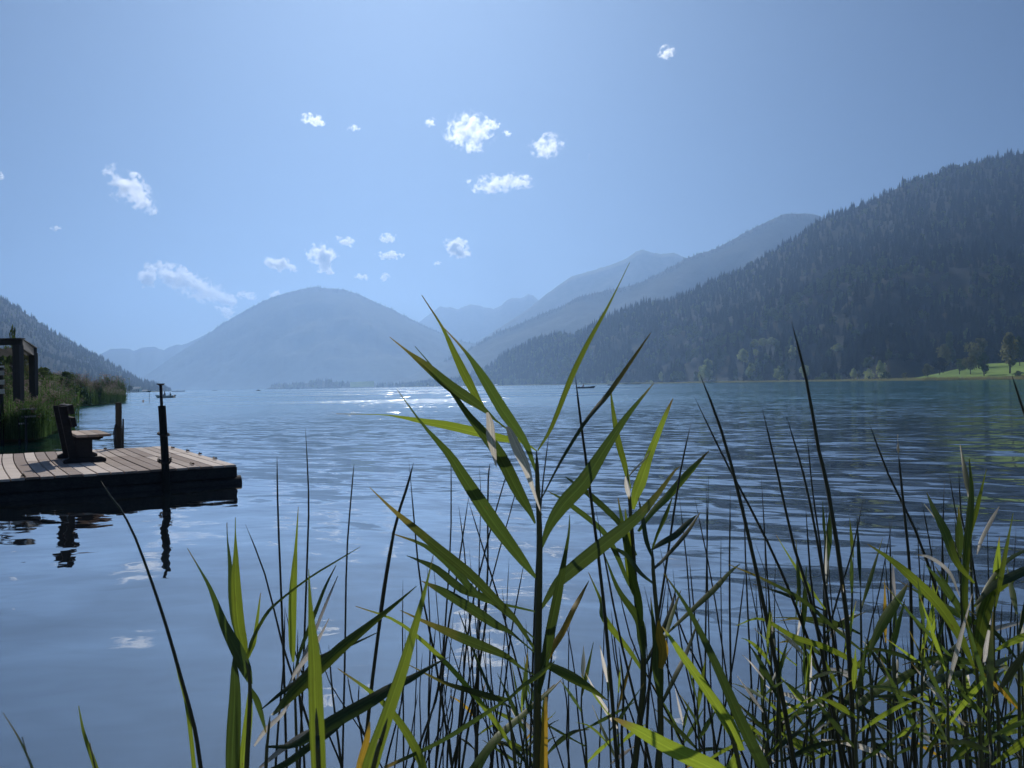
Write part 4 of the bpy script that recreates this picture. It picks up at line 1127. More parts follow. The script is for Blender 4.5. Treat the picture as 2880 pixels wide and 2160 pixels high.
def chain(label, pts, nlink, size=.028, wire=.007):
    """links threaded along a polyline, alternately turned"""
    P = [Vector(p_) for p_ in pts]; o = P[0].copy(); r = empty("chain", o); tag(r, label, "chain")
    bm = bmesh.new(); R1, R2, nl, ns = size, wire, 10, 5; vs, fs = [], []
    for i in range(nl):
        a = 2*math.pi*i/nl
        for j in range(ns):
            b = 2*math.pi*j/ns; q = (R1*.62 + R2*math.cos(b)); vs.append((math.cos(a)*q, R2*math.sin(b), math.sin(a)*(q + R1*.55)))
    for i in range(nl):
        for j in range(ns): fs.append((i*ns+j, ((i+1)%nl)*ns+j, ((i+1)%nl)*ns+(j+1)%ns, i*ns+(j+1)%ns))
    me = bpy.data.meshes.new("link"); me.from_pydata(vs, [], fs); me.materials.append(M['steel']); bm.free()
    seg = [(P[i+1]-P[i]).length for i in range(len(P)-1)]; tot = sum(seg)
    for k in range(nlink):
        s_ = tot * (k+.5)/nlink; i = 0
        while i < len(seg)-1 and s_ > seg[i]: s_ -= seg[i]; i += 1
        p_ = P[i].lerp(P[i+1], min(1, s_/seg[i])); d = (P[i+1]-P[i]).normalized()
        l = bpy.data.objects.new("link", me); link(l, r); l.location = p_ - o
        l.rotation_mode = 'QUATERNION'; l.rotation_quaternion = d.to_track_quat('Z', 'X') @ Vector((0,0,1)).rotation_difference(Vector((0,0,1)))
        l.rotation_quaternion = l.rotation_quaternion @ Matrix.Rotation(math.pi/2*(k%2)+.4, 3, 'Z').to_quaternion()
    return r
c0 = at(325.5, 1196, 15.65); c1 = at(321.5, 1215, 15.6); c2 = at(322.5, 1240, 15.6); c3 = at(325, 1262, 15.6)
chain("rusty chain hanging from the pile behind the bench", [c0, c1, c2, c3], 16, .03, .008)
g = at(460, 1221, 11.28)
ring = [Vector((g.x + math.cos(a)*.075, g.y + math.sin(a)*.075, g.z - .02*math.cos(a*1+.5))) for a in [k/14*6.283 for k in range(15)]]
chain("rusty chain looped round the middle of the tall pile", ring, 18, .022, .006)
g = at(465, 1297, 11.28)
ring = [Vector((g.x - .01 + math.cos(a)*.085, g.y + math.sin(a)*.08, g.z + .03*math.sin(a*2))) for a in [k/14*6.283 for k in range(15)]]
chain("rusty chain fixing the tall pile to the jetty edge", ring, 18, .024, .007)
# ---------------------------------------------------------------- foreground reeds and rushes
def catmull(P, n):
    P = [P[0]*2 - P[1]] + P + [P[-1]*2 - P[-2]]; res = []
    segs = len(P) - 3
    for i in range(n + 1):
        f = i / n * segs; k = min(int(f), segs - 1); t = f - k
        a, b, c, d = P[k:k+4]
        res.append(0.5 * ((2*b) + (c - a)*t + (2*a - 5*b + 4*c - d)*t*t + (3*b - a - 3*c + d)*t*t*t))
    return res
def to_water(pts, D, extra=.15):
    """carry a pixel path on, straight down, until it is under the water"""
    P = [at(x, y, D) for x, y in pts]
    d = (P[-1] - P[-2]).normalized()
    if d.z > -.5: d = Vector((d.x, 0, -1)).normalized()
    n = 0
    last = P[-1]
    while last.z > -extra and n < 12:
        d = (d + Vector((-d.x * .12, 0, -.05))).normalized(); last = last + d * .22; P.append(last); n += 1
    return P
def path_tube(name, P, r0, r1, mat, parent=None, n=16, sides=6, loc=None, nodes_at=None):
    C = catmull([Vector((*p_,)) for p_ in P], n)
    o = loc or Vector((0,0,0)); m = MB()
    rs = [(r0 + (r1 - r0) * min(1, k / n * 1.6) ** 0.6) if k else r0 * .2 for k in range(n + 1)]
    m.tube([c - o for c in C], rs, sides); ob = m.build(name, mat, parent, True); return ob
def rush(pts, D, wpx, label, group=None, seed=0, top=.12):
    P = to_water(pts, D); o = Vector((P[-1].x, P[-1].y, 0)); R = wpx * .5 * D / FPX
    ob = path_tube("rush", P, R * .3, R, M['rush'], None, 20, 6, o); ob.location = o
    tag(ob, label, "rush", group); return ob
def leaf(parent, o, pts, D0, D1=None, mat='shaded_green', tilt=0.5, fold=.22, n=18, thick=True, name="leaf", label=None):
    """pts: (x, y, width px) from base to tip"""
    if D1 is None: D1 = D0
    m_ = len(pts)
    P = catmull([Vector((x, y, w)) for x, y, w in pts], n)
    vs, uvs = [], []
    W3 = []
    for k, p_ in enumerate(P):
        D = D0 + (D1 - D0) * (k / n) ** 1.2
        W3.append((at(p_.x, p_.y, D), max(p_.z, .5) * .46 * D / FPX))
    for k, (c, hw) in enumerate(W3):
        t = (W3[min(k+1, n)][0] - W3[max(k-1, 0)][0]).normalized()
        view = (c - Vector((0,0,EYE))).normalized()
        side = t.cross(view)
        if side.length < 1e-4: side = Vector((1,0,0))
        side.normalize(); dep = side.cross(t).normalized()
        tl = tilt * (1 - .3 * k / n)
        s_ = side + dep * tl
        nrm = t.cross(s_).normalized()
        for q, u_ in ((-1, 0), (0, .5), (1, 1)):
            vs.append(c + s_ * hw * q + (nrm * hw * fold if q == 0 else Vector((0,0,0))) - o); uvs.append((u_, k / n))
    fs = []
    for k in range(n):
        for q in range(2): fs.append((k*3+q, k*3+q+1, (k+1)*3+q+1, (k+1)*3+q))
    ob = mesh_obj(name, vs, fs, M[mat], parent, True, uvs=uvs)
    if label: ob['label'] = label
    return ob
def plant(label, stem, D, wpx, leaves, group=None, stem_mat='reed_stem', top=.35, seed=0):
    """stem: pixel path from the top down; leaves: list of (points, mat, tilt, dDbase, dDtip)"""
    P = to_water(stem, D); o = Vector((P[-1].x, P[-1].y, 0)); R = wpx * .5 * D / FPX
    r = empty("reed", o); tag(r, label, "reed", group)
    path_tube("stem", P, R * top, R, M[stem_mat], r, 24, 7, o)
    for L in leaves:
        pts, mat = L[0], L[1]; tilt = L[2] if len(L) > 2 else .5
        a = L[3] if len(L) > 3 else 0.0; b = L[4] if len(L) > 4 else 0.0
        leaf(r, o, pts, D + a, D + b, mat, tilt)
    return r, o

# the tall reed in the middle
D = 0.95
MAIN = [
 ([(1508,1330,6),(1480,1250,20),(1440,1190,32),(1411,1148,35),(1360,1063,28),(1308,988,9),(1237,910,2)],'shaded_green',.35,0,-.08),
 ([(1440,1218,5),(1405,1190,5),(1363,1152,10),(1317,1073,27),(1280,997,20),(1242,917,8),(1186,830,2)],'lit_green',-.5,0,.08),
 ([(1400,1188,5),(1367,1157,14),(1320,1122,31),(1261,1082,33),(1195,1026,24),(1146,988,8),(1096,948,2)],'tipped',.4,0,-.1),
 ([(1505,1472,6),(1490,1438,18),(1458,1383,36),(1411,1289,38),(1364,1223,32),(1317,1167,20),(1270,1101,12),(1215,1030,5),(1167,974,2)],'shaded_green',.3,.01,-.05),
 ([(1509,1268,4),(1466,1240,10),(1423,1235,22),(1336,1214,27),(1261,1197,26),(1195,1186,18),(1120,1172,7),(1068,1166,3),(945,1164,1.5)],'lit_green',.9,.0,.12),
 ([(1507,1625,8),(1463,1568,30),(1393,1474,43),(1350,1411,42),(1300,1335,34),(1261,1275,24),(1190,1195,8),(1117,1096,2)],'shaded_green',.3,.0,-.12),
 ([(1522,1545,6),(1545,1480,26),(1585,1418,44),(1642,1355,46),(1693,1275,34),(1759,1176,18),(1839,1077,2)],'shaded_green',-.35,.0,.05),
 ([(1512,1268,4),(1552,1200,12),(1604,1068,17),(1651,969,14),(1703,875,8),(1741,800,3),(1771,738,1.5)],'lit_green',.7,.0,-.1),
 ([(1524,1400,4),(1560,1330,6),(1585,1284,9),(1637,1200,11),(1675,1150,13),(1712,1106,15),(1788,997,9),(1830,936,2)],'tipped',1.0,0,.1),
 ([(1522,1712,8),(1560,1650,26),(1604,1606,40),(1698,1530,42),(1792,1455,30),(1853,1385,16),(1896,1326,7),(1912,1312,2)],'tipped',-.45,0,.12),
 ([(1509,1835,6),(1449,1742,16),(1393,1686,24),(1322,1615,30),(1223,1534,26),(1162,1482,22),(1101,1430,10),(1040,1371,2)],'tipped',.5,0,-.1),
 ([(1505,1720,5),(1440,1705,8),(1369,1690,12),(1331,1662,20),(1275,1600,21),(1195,1535,12),(1101,1500,2)],'shaded_green',.5,.03,.1),
 ([(1508,1800,4),(1440,1740,8),(1370,1683,18),(1299,1657,24),(1229,1601,21),(1175,1575,8),(1144,1563,2)],'shaded_green',.4,.04,.14),
 ([(1509,1840,4),(1460,1798,6),(1431,1775,12),(1393,1756,24),(1337,1719,30),(1252,1667,25),(1186,1634,2)],'shaded_green',.5,.02,.1),
 ([(1508,1900,5),(1466,1878,7),(1422,1845,18),(1346,1813,29),(1276,1784,27),(1196,1749,11),(1125,1716,2)],'tipped',.5,.0,-.08),
 ([(1518,1862,8),(1548,1874,22),(1604,1902,31),(1651,1930,22),(1712,1972,2)],'lit_green',.8,.02,.0),
 ([(1524,1890,8),(1548,1831,20),(1581,1780,19),(1610,1720,16),(1628,1686,13),(1656,1634,2)],'yellow',.6,.02,.1),
 ([(1516,1950,10),(1532,1860,26),(1551,1760,30),(1571,1662,27),(1588,1570,14),(1600,1497,7),(1602,1448,2)],'shaded_green',.4,-.02,-.06),
]
r, o = plant("tall reed in the middle of the picture, its fan of broad leaves reaching the sky",
    [(1509,1264),(1512,1364),(1517,1480),(1517,1576),(1515,1709),(1512,1900),(1510,2160)], D, 26, MAIN, top=.32)
leaf(r, o, [(1370,1160,8),(1378,1190,22),(1380,1225,27),(1388,1270,18),(1396,1314,2)], D-.05, D-.05, 'straw', .4, label="short bleached dead leaf hanging from the fan")
leaf(r, o, [(1425,1200,6),(1434,1215,20),(1454,1261,30),(1477,1308,27),(1494,1360,14),(1507,1400,8),(1525,1450,2)], D-.06, D-.03, 'straw', .4, label="long bleached dead leaf hanging by the stem")
leaf(r, o, [(1530,2300,20),(1529,2156,24),(1531,2080,22),(1533,2020,16),(1536,1960,8)], D-.02, D-.02, 'yellow', .3, label="orange-yellow dead sheath on the stem foot")

# right neighbour
plant("leafy reed right of the tall middle one, white dead leaf near its top",
 [(1764,1317),(1778,1505),(1785,1620),(1792,1709),(1811,1897),(1785,2156)], 1.15, 20, [
 ([(1772,1375,8),(1755,1300,17),(1740,1247,19),(1725,1160,12),(1717,1095,2)],'lit_green',.5,0,.05),
 ([(1780,1432,10),(1788,1390,28),(1802,1355,35),(1820,1300,26),(1834,1261,22),(1872,1167,13),(1893,1120,2)],'lit_green',-.5,0,.08),
 ([(1795,1495,8),(1835,1440,17),(1877,1397,22),(1938,1327,20),(1994,1268,2)],'lit_green',.6,0,.1),
 ([(1790,1562,6),(1760,1500,14),(1731,1458,18),(1665,1397,18),(1620,1362,10),(1590,1341,2)],'shaded_green',.4,0,.1),
 ([(1785,1660,6),(1769,1643,10),(1730,1550,16),(1693,1491,16),(1618,1430,16),(1575,1400,8),(1543,1383,2)],'shaded_green',.4,0,-.1),
 ([(1800,1700,10),(1779,1640,28),(1768,1560,24),(1752,1480,14),(1738,1400,2)],'shaded_green',.3,0,.0),
 ([(1806,1760,8),(1796,1690,22),(1770,1590,26),(1765,1500,15),(1758,1430,2)],'lit_green',.4,-.02,0),
 ([(1812,1850,8),(1805,1800,26),(1795,1740,26),(1740,1660,14),(1700,1560,2)],'shaded_green',.4,-.02,0),
 ([(1816,1900,8),(1770,1830,14),(1700,1740,20),(1690,1690,10),(1655,1610,2)],'lit_green',.4,0,.1),
 ([(1808,1880,8),(1845,1810,12),(1882,1730,14),(1900,1660,2)],'shaded_green',.4,0,.1),
 ([(1759,1340,3),(1763,1362,15),(1767,1385,14),(1770,1404,2)],'straw',.3,-.02,-.02),
 ([(1764,1345,2),(1785,1320,6),(1815,1290,5),(1830,1262,2)],'straw',.6,0,.05)])
plant("reed with an upright yellow-spotted sheath right of the leafy reed",
 [(1835,1540),(1838,1620),(1850,1750),(1858,1850),(1856,1950),(1858,2062),(1850,2160)], 1.05, 20, [
 ([(1835,1545,6),(1860,1528,16),(1900,1505,20),(1935,1470,14),(1960,1448,2)],'shaded_green',.6,0,.06),
 ([(1833,1548,5),(1850,1500,9),(1872,1450,12),(1891,1399,2)],'lit_green',.5,0,.04),
 ([(1836,1570,6),(1818,1520,14),(1808,1460,12),(1795,1400,2)],'shaded_green',.4,0,.08),
 ([(1838,1600,8),(1870,1570,10),(1930,1500,12),(1970,1440,2)],'tipped',.6,0,.1),
 ([(1836,1640,6),(1800,1610,12),(1760,1560,14),(1700,1530,2)],'shaded_green',.5,0,.1),
 ([(1858,1880,14),(1866,1830,30),(1856,1790,26),(1853,1745,6)],'yellow',.2,-.02,-.02),
 ([(1857,1960,18),(1850,1880,34),(1846,1820,22),(1836,1740,10),(1830,1680,2)],'shaded_green',.3,-.01,0),
 ([(1856,1990,8),(1900,1900,14),(1933,1830,12),(1966,1740,2)],'shaded_green',.6,0,.1),
 ([(1878,1780,6),(1933,1728,12),(2004,1662,17),(2050,1612,10),(2082,1585,2)],'lit_green',.7,0,.12),
 ([(1850,1800,6),(1870,1790,10),(1890,1730,12),(1915,1660,2)],'lit_green',.5,0,.1)])
# large bright blades crossing the lower middle
plant("broad bright reed blade arching from the lower right of the middle group",
 [(1990,1944),(2030,2010),(2060,2080),(2080,2160)], .8, 18, [
 ([(2085,2110,20),(2051,2038,38),(1990,1944,27),(1924,1850,22),(1890,1800,12),(1862,1762,2)],'lit_green',.5,0,-.05),
 ([(2160,2200,40),(2146,2156,36),(2085,2030,34),(2041,1930,28),(1994,1827,22),(1933,1709,12),(1867,1612,2)],'shaded_green',.3,0,.08),
 ([(2075,2120,20),(2045,2180,40),(1999,2156,48),(1886,2104,44),(1792,2052,30),(1717,2015,2)],'lit_green',.7,0,-.05)], stem_mat='reed_stem')

# left group
plant("bright and dark upright reed blades standing lowest left of the rushes",
 [(691,1855),(703,1920),(700,2040),(694,2160)], .85, 18, [
 ([(706,1925,10),(690,1880,34),(668,1831,38),(630,1756,26),(592,1657,12),(560,1598,5),(527,1542,2)],'shaded_green',.25,0,.02),
 ([(692,1858,8),(684,1810,26),(672,1756,33),(663,1639,28),(663,1560,14),(662,1500,4),(662,1455,2)],'lit_green',.55,.02,.06),
 ([(690,1850,6),(660,1760,13),(649,1680,14),(647,1592,12),(640,1520,4),(638,1470,2)],'shaded_green',.3,.03,.08),
 ([(654,2260,30),(654,2156,40),(657,2060,42),(661,1960,34),(660,1890,22),(658,1841,4)],'shaded_green',.2,.0,.01),
 ([(686,2260,20),(686,2156,28),(692,2080,28),(700,2000,22),(705,1915,6)],'lit_green',.5,.01,.0),
 ([(694,1852,6),(706,1810,10),(719,1780,10),(752,1723,10),(790,1686,7),(870,1625,6),(940,1582,5),(1013,1538,1.5)],'lit_green',.9,0,.1),
 ([(696,1856,5),(706,1830,10),(715,1803,13),(724,1740,9),(733,1668,2)],'lit_green',.6,.02,.04),
 ([(700,1930,8),(722,1970,18),(735,2010,14),(748,2060,4)],'shaded_green',.4,0,.04)])
plant("single upright green reed blade with a fine point between two rushes",
 [(825,1862),(830,1960),(836,2160)], .95, 12, [
 ([(825,1862,6),(822,1810,20),(823,1686,24),(828,1600,17),(832,1540,9),(839,1425,1.5)],'lit_green',.6,0,.03),
 ([(828,1900,5),(845,1830,10),(880,1740,12),(915,1650,8),(945,1590,2)],'shaded_green',.6,0,.1),
 ([(830,1930,5),(850,1860,10),(880,1790,10),(920,1690,8),(950,1620,2)],'straw',.7,0,.1),
 ([(810,1930,4),(835,1885,12),(876,1831,16),(905,1780,8),(925,1740,2)],'straw',.4,-.03,0),
 ([(715,2098,6),(750,2050,14),(792,2010,11),(830,1950,3)],'straw',.4,-.03,-.02)])
plant("wide blurred green reed blade rising straight from the bottom edge, nearest the lens",
 [(889,1991),(893,2080),(896,2160)], .55, 20, [
 ([(897,2260,34),(896,2156,44),(889,1991,44),(884,1850,37),(875,1733,17),(870,1650,7),(868,1600,2)],'lit_green',.4,0,.03)])
plant("long lit reed leaf sweeping up to the right across the lower left rushes",
 [(760,2010),(752,2090),(748,2160)], .8, 14, [
 ([(765,2012,8),(782,1996,14),(829,1944,36),(900,1878,38),(970,1813,33),(1041,1756,21),(1111,1700,11),(1172,1648,2)],'lit_green',.7,0,.12),
 ([(752,2100,6),(829,2095,18),(923,2038,40),(1041,1972,38),(1100,1935,28),(1158,1907,20),(1220,1870,8),(1262,1848,2)],'shaded_green',.6,0,.1),
 ([(730,2160,8),(790,2110,16),(850,2070,20),(910,2040,14),(990,1990,2)],'straw',.5,.01,.08),
 ([(735,1995,3),(790,1950,12),(850,1905,16),(900,1850,14),(985,1815,8),(1070,1775,2)],'shaded_green',.6,.02,.12),
 ([(725,2180,8),(800,2150,20),(870,2100,22),(930,2060,16),(980,2020,3)],'shaded_green',.5,.03,.1)])
plant("tall bright reed blade leaning right from the bottom edge, close to the lens",
 [(1090,2020),(1070,2090),(1050,2160)], .58, 20, [
 ([(1020,2260,40),(1041,2156,50),(1088,2015,40),(1135,1874,34),(1182,1709,17),(1205,1620,6),(1219,1560,2)],'lit_green',.6,0,.05),
 ([(1000,2260,20),(1012,2156,22),(1032,2080,18),(1040,2030,4)],'yellow',.4,.03,.04)])
plant("thin crossing leaves of a low reed between the left group and the tall reed",
 [(1420,1970),(1440,2060),(1450,2160)], .9, 14, [
 ([(1445,2110,6),(1400,2040,14),(1330,1950,15),(1240,1850,14),(1120,1750,9),(1000,1705,2)],'lit_green',.8,0,.08),
 ([(1200,2200,20),(1180,2130,26),(1130,2040,22),(1060,1960,14),(950,1880,2)],'lit_green',.8,-.1,0),
 ([(1430,1965,6),(1330,2030,14),(1230,2090,12),(1080,2160,10)],'shaded_green',.6,0,-.1),
 ([(1430,1968,8),(1380,1960,20),(1330,1945,18),(1250,1920,10),(1150,1870,2)],'tipped',.5,0,.05),
 ([(1432,1965,8),(1470,1930,12),(1520,1895,14),(1560,1860,3)],'lit_green',.8,0,-.05),
 ([(1436,1990,6),(1390,1960,10),(1360,1900,9),(1320,1800,6),(1290,1720,2)],'shaded_green',.7,0,.1),
 ([(1325,2220,14),(1370,2120,15),(1440,2040,15),(1530,1960,9),(1580,1910,2)],'lit_green',.9,0,.1),
 ([(1300,2200,16),(1390,2080,18),(1470,2010,15),(1560,1925,4)],'lit_green',.8,-.03,.1)])
plant("narrow dark bowed blade alone at the left, reaching up to the jetty",
 [(283,1351),(310,1395),(339,1432),(376,1502),(414,1601),(451,1709),(480,1803),(517,1935),(545,2038),(564,2156)], .75, 12, [
 ([(548,2200,12),(545,2150,12),(527,1991,12),(505,1900,10),(489,1841,2)],'lit_green',.6,.01,.0)], stem_mat='rush', top=.10)
plant("short green blade tip at the bottom left corner", [(255,2110),(268,2160)], .6, 8, [
 ([(285,2220,12),(268,2156,14),(245,2090,11),(233,2050,8),(221,1985,2)],'lit_green',.6,0,.02)])
plant("faint out-of-focus blade tip in the bottom left corner", [(80,2140),(90,2170)], .38, 5, [
 ([(110,2230,8),(89,2156,7),(55,2080,5),(9,2005,1.5)],'tipped',.6,0,.02)])

# rushes traced one by one: (path, width px, distance, label)
RUSH = [
 ([(779,1282),(782,1450),(796,1803),(806,2156)],10,1.15,"rush leaning slightly, its tip the farthest left over open water"),
 ([(859,1204),(868,1400),(864,1568),(848,2015),(843,2156)],9,1.15,"tallest straight rush in the left group"),
 ([(996,1302),(989,1380),(975,1568),(970,1850),(963,2156)],8,1.2,"straight rush right of the tallest left rush"),
 ([(1163,1302),(1142,1380),(1107,1498),(1064,1780),(1031,2062)],14,1.0,"thick rush leaning right, left of the tall reed"),
 ([(690,1474),(745,1615),(792,1803),(829,1920),(876,2062)],9,1.1,"rush leaning left behind the bright upright blades"),
 ([(1146,1354),(1104,1380+120),(1072,1686),(1060,1800),(1020,2160)],6,1.3,"thinner rush right behind the thick leaning rush"),
 ([(1150,1294),(1182,1639),(1219,1827),(1271,2156)],10,1.05,"rush crossing behind the thick leaning rush towards the right"),
 ([(1268,1256),(1268,1500),(1252,1756),(1233,1944),(1158,2156)],8,1.2,"thin vertical rush under the hanging leaf tip"),
 ([(1290,1422),(1309,1582),(1327,1850),(1342,2156)],7,1.2,"short rush with its tip over the cloud reflection"),
 ([(1320,1383),(1285,1620),(1252,1827),(1225,2160)],9,1.1,"rush leaning right, joining the thin vertical one below"),
 ([(1378,1303),(1372,1380),(1365,1756),(1299,2156)],9,1.1,"upright rush crossing the broad left leaves"),
 ([(1440,1284),(1405,1400),(1369,1533),(1320,1750),(1280,2156)],7,1.25,"thin rush leaning right behind the broad left leaves"),
 ([(1461,1341),(1430,1460),(1397,1576),(1330,1850),(1290,2100)],6,1.3,"thinnest rush left of the reed stem"),
 ([(1317,1407),(1369,1576),(1430,1780),(1530,2156)],8,1.15,"rush leaning left, crossing to the reed's foot"),
 ([(1545,1214),(1524,1388),(1506,1650),(1490,2160)],8,1.2,"rush rising right behind the middle reed stem"),
 ([(1618,1056),(1632,1176),(1651,1317),(1689,1615),(1712,1850),(1736,2156)],13,1.0,"thick rush whose tip touches the rowing boat"),
 ([(1675,1427),(1736,1756),(1792,1991),(1830,2156)],11,1.05,"rush between the middle reed and its leafy neighbour"),
 ([(1348,1308),(1352,1400),(1348,1560),(1340,1900)],4,1.4,"very thin short rush amid the left leaves"),
 ([(2226,905),(2268,1069),(2303,1267),(2329,1380),(2381,1733),(2404,2156)],15,1.0,"tallest rush of all, its tip against the dark forest"),
 ([(1967,1050),(2019,1182),(2066,1342),(2122,1582),(2169,1803),(2197,1944),(2235,2156)],15,1.0,"thick bowed rush whose tip touches the gravel beach"),
 ([(1953,1116),(2042,1300),(2141,1488),(2216,1652),(2291,1850),(2357,2062)],11,1.1,"long rush leaning strongly left, crossing the thick bowed one"),
 ([(2143,1144),(2188,1337),(2235,1544),(2277,1676),(2324,1897),(2370,2156)],12,1.05,"straight rush leaning left between the two tallest"),
 ([(2211,1168),(2263,1347),(2305,1558),(2348,1827),(2395,2156)],11,1.1,"rush close left of the tallest one"),
 ([(2270,1224),(2287,1394),(2320,1652),(2350,2156)],8,1.25,"thin rush tucked behind the tallest one"),
 ([(1943,1191),(1910,1347),(1868,1629),(1828,1900),(1815,2156)],10,1.1,"rush leaning right above the leafy neighbour reed"),
 ([(2442,1182),(2498,1333),(2573,1488),(2639,1676),(2700,1900),(2730,2156)],11,1.1,"long rush leaning left in the right half, with a curved foot"),
 ([(2527,1275),(2536,1370),(2559,1605),(2564,1803),(2574,2156)],12,1.05,"upright rush topped by a pale flower head"),
 ([(2656,1351),(2649,1676),(2658,2156)],9,1.15,"vertical rush just right of the flowering one"),
 ([(2846,1055),(2880,1163),(2950,1400),(2990,2160)],12,1.05,"rush leaving the picture at the upper right edge"),
 ([(2430,1394),(2395,1558),(2357,1676),(2300,1900),(2250,2156)],8,1.2,"rush leaning right, crossing behind the tallest"),
 ([(2512,1450),(2470,1676),(2440,1800),(2400,2156)],6,1.3,"thin rush leaning right before the bright water streaks"),
 ([(2141,1337),(2160,1652),(2185,1900),(2210,2156)],8,1.2,"upright rush right of the thick bowed one"),
 ([(1993,1333),(1986,1676),(1980,2156)],8,1.15,"left of two close vertical rushes"),
 ([(1986,1350),(1990,1640),(1998,1900),(2010,2156)],6,1.25,"right of two close vertical rushes"),
 ([(2054,1380),(2052,1676),(2060,2156)],9,1.15,"vertical rush between the close pair and the thick bowed one"),
 ([(2028,1502),(2028,1700),(2040,2156)],5,1.3,"short thin vertical rush"),
 ([(2092,1408),(2101,1676),(2125,2156)],8,1.2,"vertical rush crossing the foot of the thick bowed one"),
 ([(1953,1398),(2009,1676),(2080,2156)],7,1.2,"thin rush leaning left beside the close pair"),
 ([(1910,1389),(1939,1676),(1960,2156)],7,1.2,"thin rush leaning left, nearest the leafy neighbour reed"),
 ([(2592,1408),(2620,1558),(2660,1850),(2700,2156)],7,1.2,"thin rush leaning left behind the flowering one"),
 ([(2696,1309),(2705,1464),(2733,1558),(2765,1850),(2780,2156)],8,1.2,"thin rush with a kink, right of the vertical one"),
 ([(2668,1323),(2700,1500),(2760,1700),(2790,2156)],7,1.25,"thin rush leaning left across the kinked one"),
 ([(2858,1483),(2840,1800),(2820,2156)],7,1.2,"thin vertical rush near the right edge"),
 ([(2776,1464),(2785,1800),(2800,2156)],7,1.2,"thin vertical rush behind the right-hand bright blades"),
 ([(2600,1570),(2590,1800),(2560,2156)],9,1.05,"short rush right of the flowering one's foot"),
]
for pts, w, Dd, lab in RUSH: rush(pts, Dd, w, lab)
# pale flower head on one rush
q = at(2526, 1262, 1.05)
fh = empty("flower_head", q); tag(fh, "pale fluffy seed head at the tip of a rush", "seed head")
fh.scale = (.55, .55, .5)
m = MB(); m.tube([(0,0,-.012),(0,0,-.004),(0,0,.006),(.001,0,.016)], [.0012,.003,.0026,.0006], 8); m.build("spikelet", M['seed'], fh, True)
m = MB(); m.tube([(0,0,.01),(-.001,0,.03),(0,0,.036),(0,0,.039)], [.0004,.0004,.0014,.0004], 6); m.build("bract", M['seed'], fh, True)

# further rushes that nothing tells apart
rr = random.Random(77)
for k in range(108):
    band = rr.random()
    if band < .25: x = rr.uniform(1130, 1500)
    elif band < .45: x = rr.uniform(1540, 1960)
    elif band < .93: x = rr.uniform(2080, 2880)
    else: x = rr.uniform(760, 1100)
    top = rr.triangular(1480, 2000, 1750) if x > 1200 else rr.uniform(1600, 1950)
    if x > 2080: top = rr.triangular(1330, 1950, 1680)
    lean = rr.gauss(-60, 130) * (2160 - top) / 800; Dd = rr.uniform(1.05, 1.6); w = rr.uniform(5.5, 11) / Dd * 1.1
    pts = [(x, top), (x - lean*.25 + rr.gauss(0,6), top + (2160-top)*.35), (x - lean*.65, top + (2160-top)*.7), (x - lean, 2160)]
    rush(pts, Dd, w, "thin dark rush among the foreground reeds", "look-alike thin rushes of the foreground")

# leafy reeds that fill the right and lower middle
def wild_reed(x, top, Dd, nl, seed, label, big=1.0, sx=0.0, lit_share=.5):
    g = random.Random(seed)
    H = 2160 - top
    stem = [(x, top), (x + sx*.3 + g.gauss(0,5), top + H*.35), (x + sx*.7, top + H*.7), (x + sx, 2160)]
    L = []
    for k in range(nl):
        f = (k / max(1, nl-1)); y = top + 8 + f * H * .92; bx = np.interp(y, [s_[1] for s_ in stem], [s_[0] for s_ in stem])
        side = 1 if k % 2 else -1
        if k < 2: ang = rad(g.uniform(70, 95))
        else: ang = rad(g.uniform(22, 68))
        l = big * g.uniform(160, 330) * (0.75 + .25 * min(1, k)); w = big * g.uniform(11, 23)
        droop = g.uniform(-.15, .45) * l * (1 if k > 1 else .2)
        cx, cy = math.cos(ang) * side, -math.sin(ang)
        pts = [(bx, y, 5)]
        for q, ww in ((.12, .55), (.35, 1.0), (.6, .75), (.82, .33), (1, .05)):
            pts.append((bx + cx*l*q, y + cy*l*q + droop*q*q, max(1.5, w*ww)))
        mt = g.choices(['shaded_green','lit_green','tipped','yellow','straw'], [.34, lit_share*.9, .16, .03, .08])[0]
        L.append((pts, mt, g.uniform(-.9, .9), g.uniform(-.01, .01), g.gauss(0, .09)))
    return plant(label, stem, Dd, 13 * big, L)
WILD = [
 (2330,1570,1.2,9,11,-20,"reed behind the tallest rush with its leaves combed to the left",.85),
 (2320,1510,1.35,7,12,15,"upright yellow-green reed tuft left of the tallest rush",.8),
 (2420,1640,1.15,8,13,10,"reed with bright pointed leaves right of the tallest rush",.85),
 (2400,1560,1.3,6,28,-30,"slim reed behind the bright pointed leaves",.8),
 (2250,1700,1.1,7,14,40,"low reed at the feet of the bowed rushes",.8),
 (2700,1560,1.0,8,15,20,"reed leaning in from the right with a long arching leaf",1.0),
 (2728,1400,1.0,8,16,30,"tall reed at the right with an erect bright blade",.95),
 (2800,1650,.95,9,17,10,"broad-leaved reed at the right edge",1.0),
 (2860,1720,.9,7,18,10,"reed cut off by the right picture edge",1.0),
 (2600,1760,1.0,8,19,-10,"reed low in the gap beside the flowering rush",.85),
 (2490,1800,1.1,7,20,20,"reed with crossing leaves at the bottom right",.8),
 (2180,1850,1.0,6,21,20,"low reed at the bottom between the rushes",.8),
 (2660,1880,.85,6,22,10,"near reed at the bottom right",.9),
 (2400,1930,.9,6,23,10,"short reed in the bottom thicket",.9),
 (2780,1950,.8,6,24,10,"short broad reed in the bottom right corner",1.0),
 (1640,1900,1.2,6,25,10,"low reed in the gap right of the tall reed's foot",.65),
 (1960,1960,1.1,6,26,10,"low pale reed at the bottom, right of centre",.65),
 (1740,1940,1.2,5,27,0,"small reed at the bottom centre",.6),
]
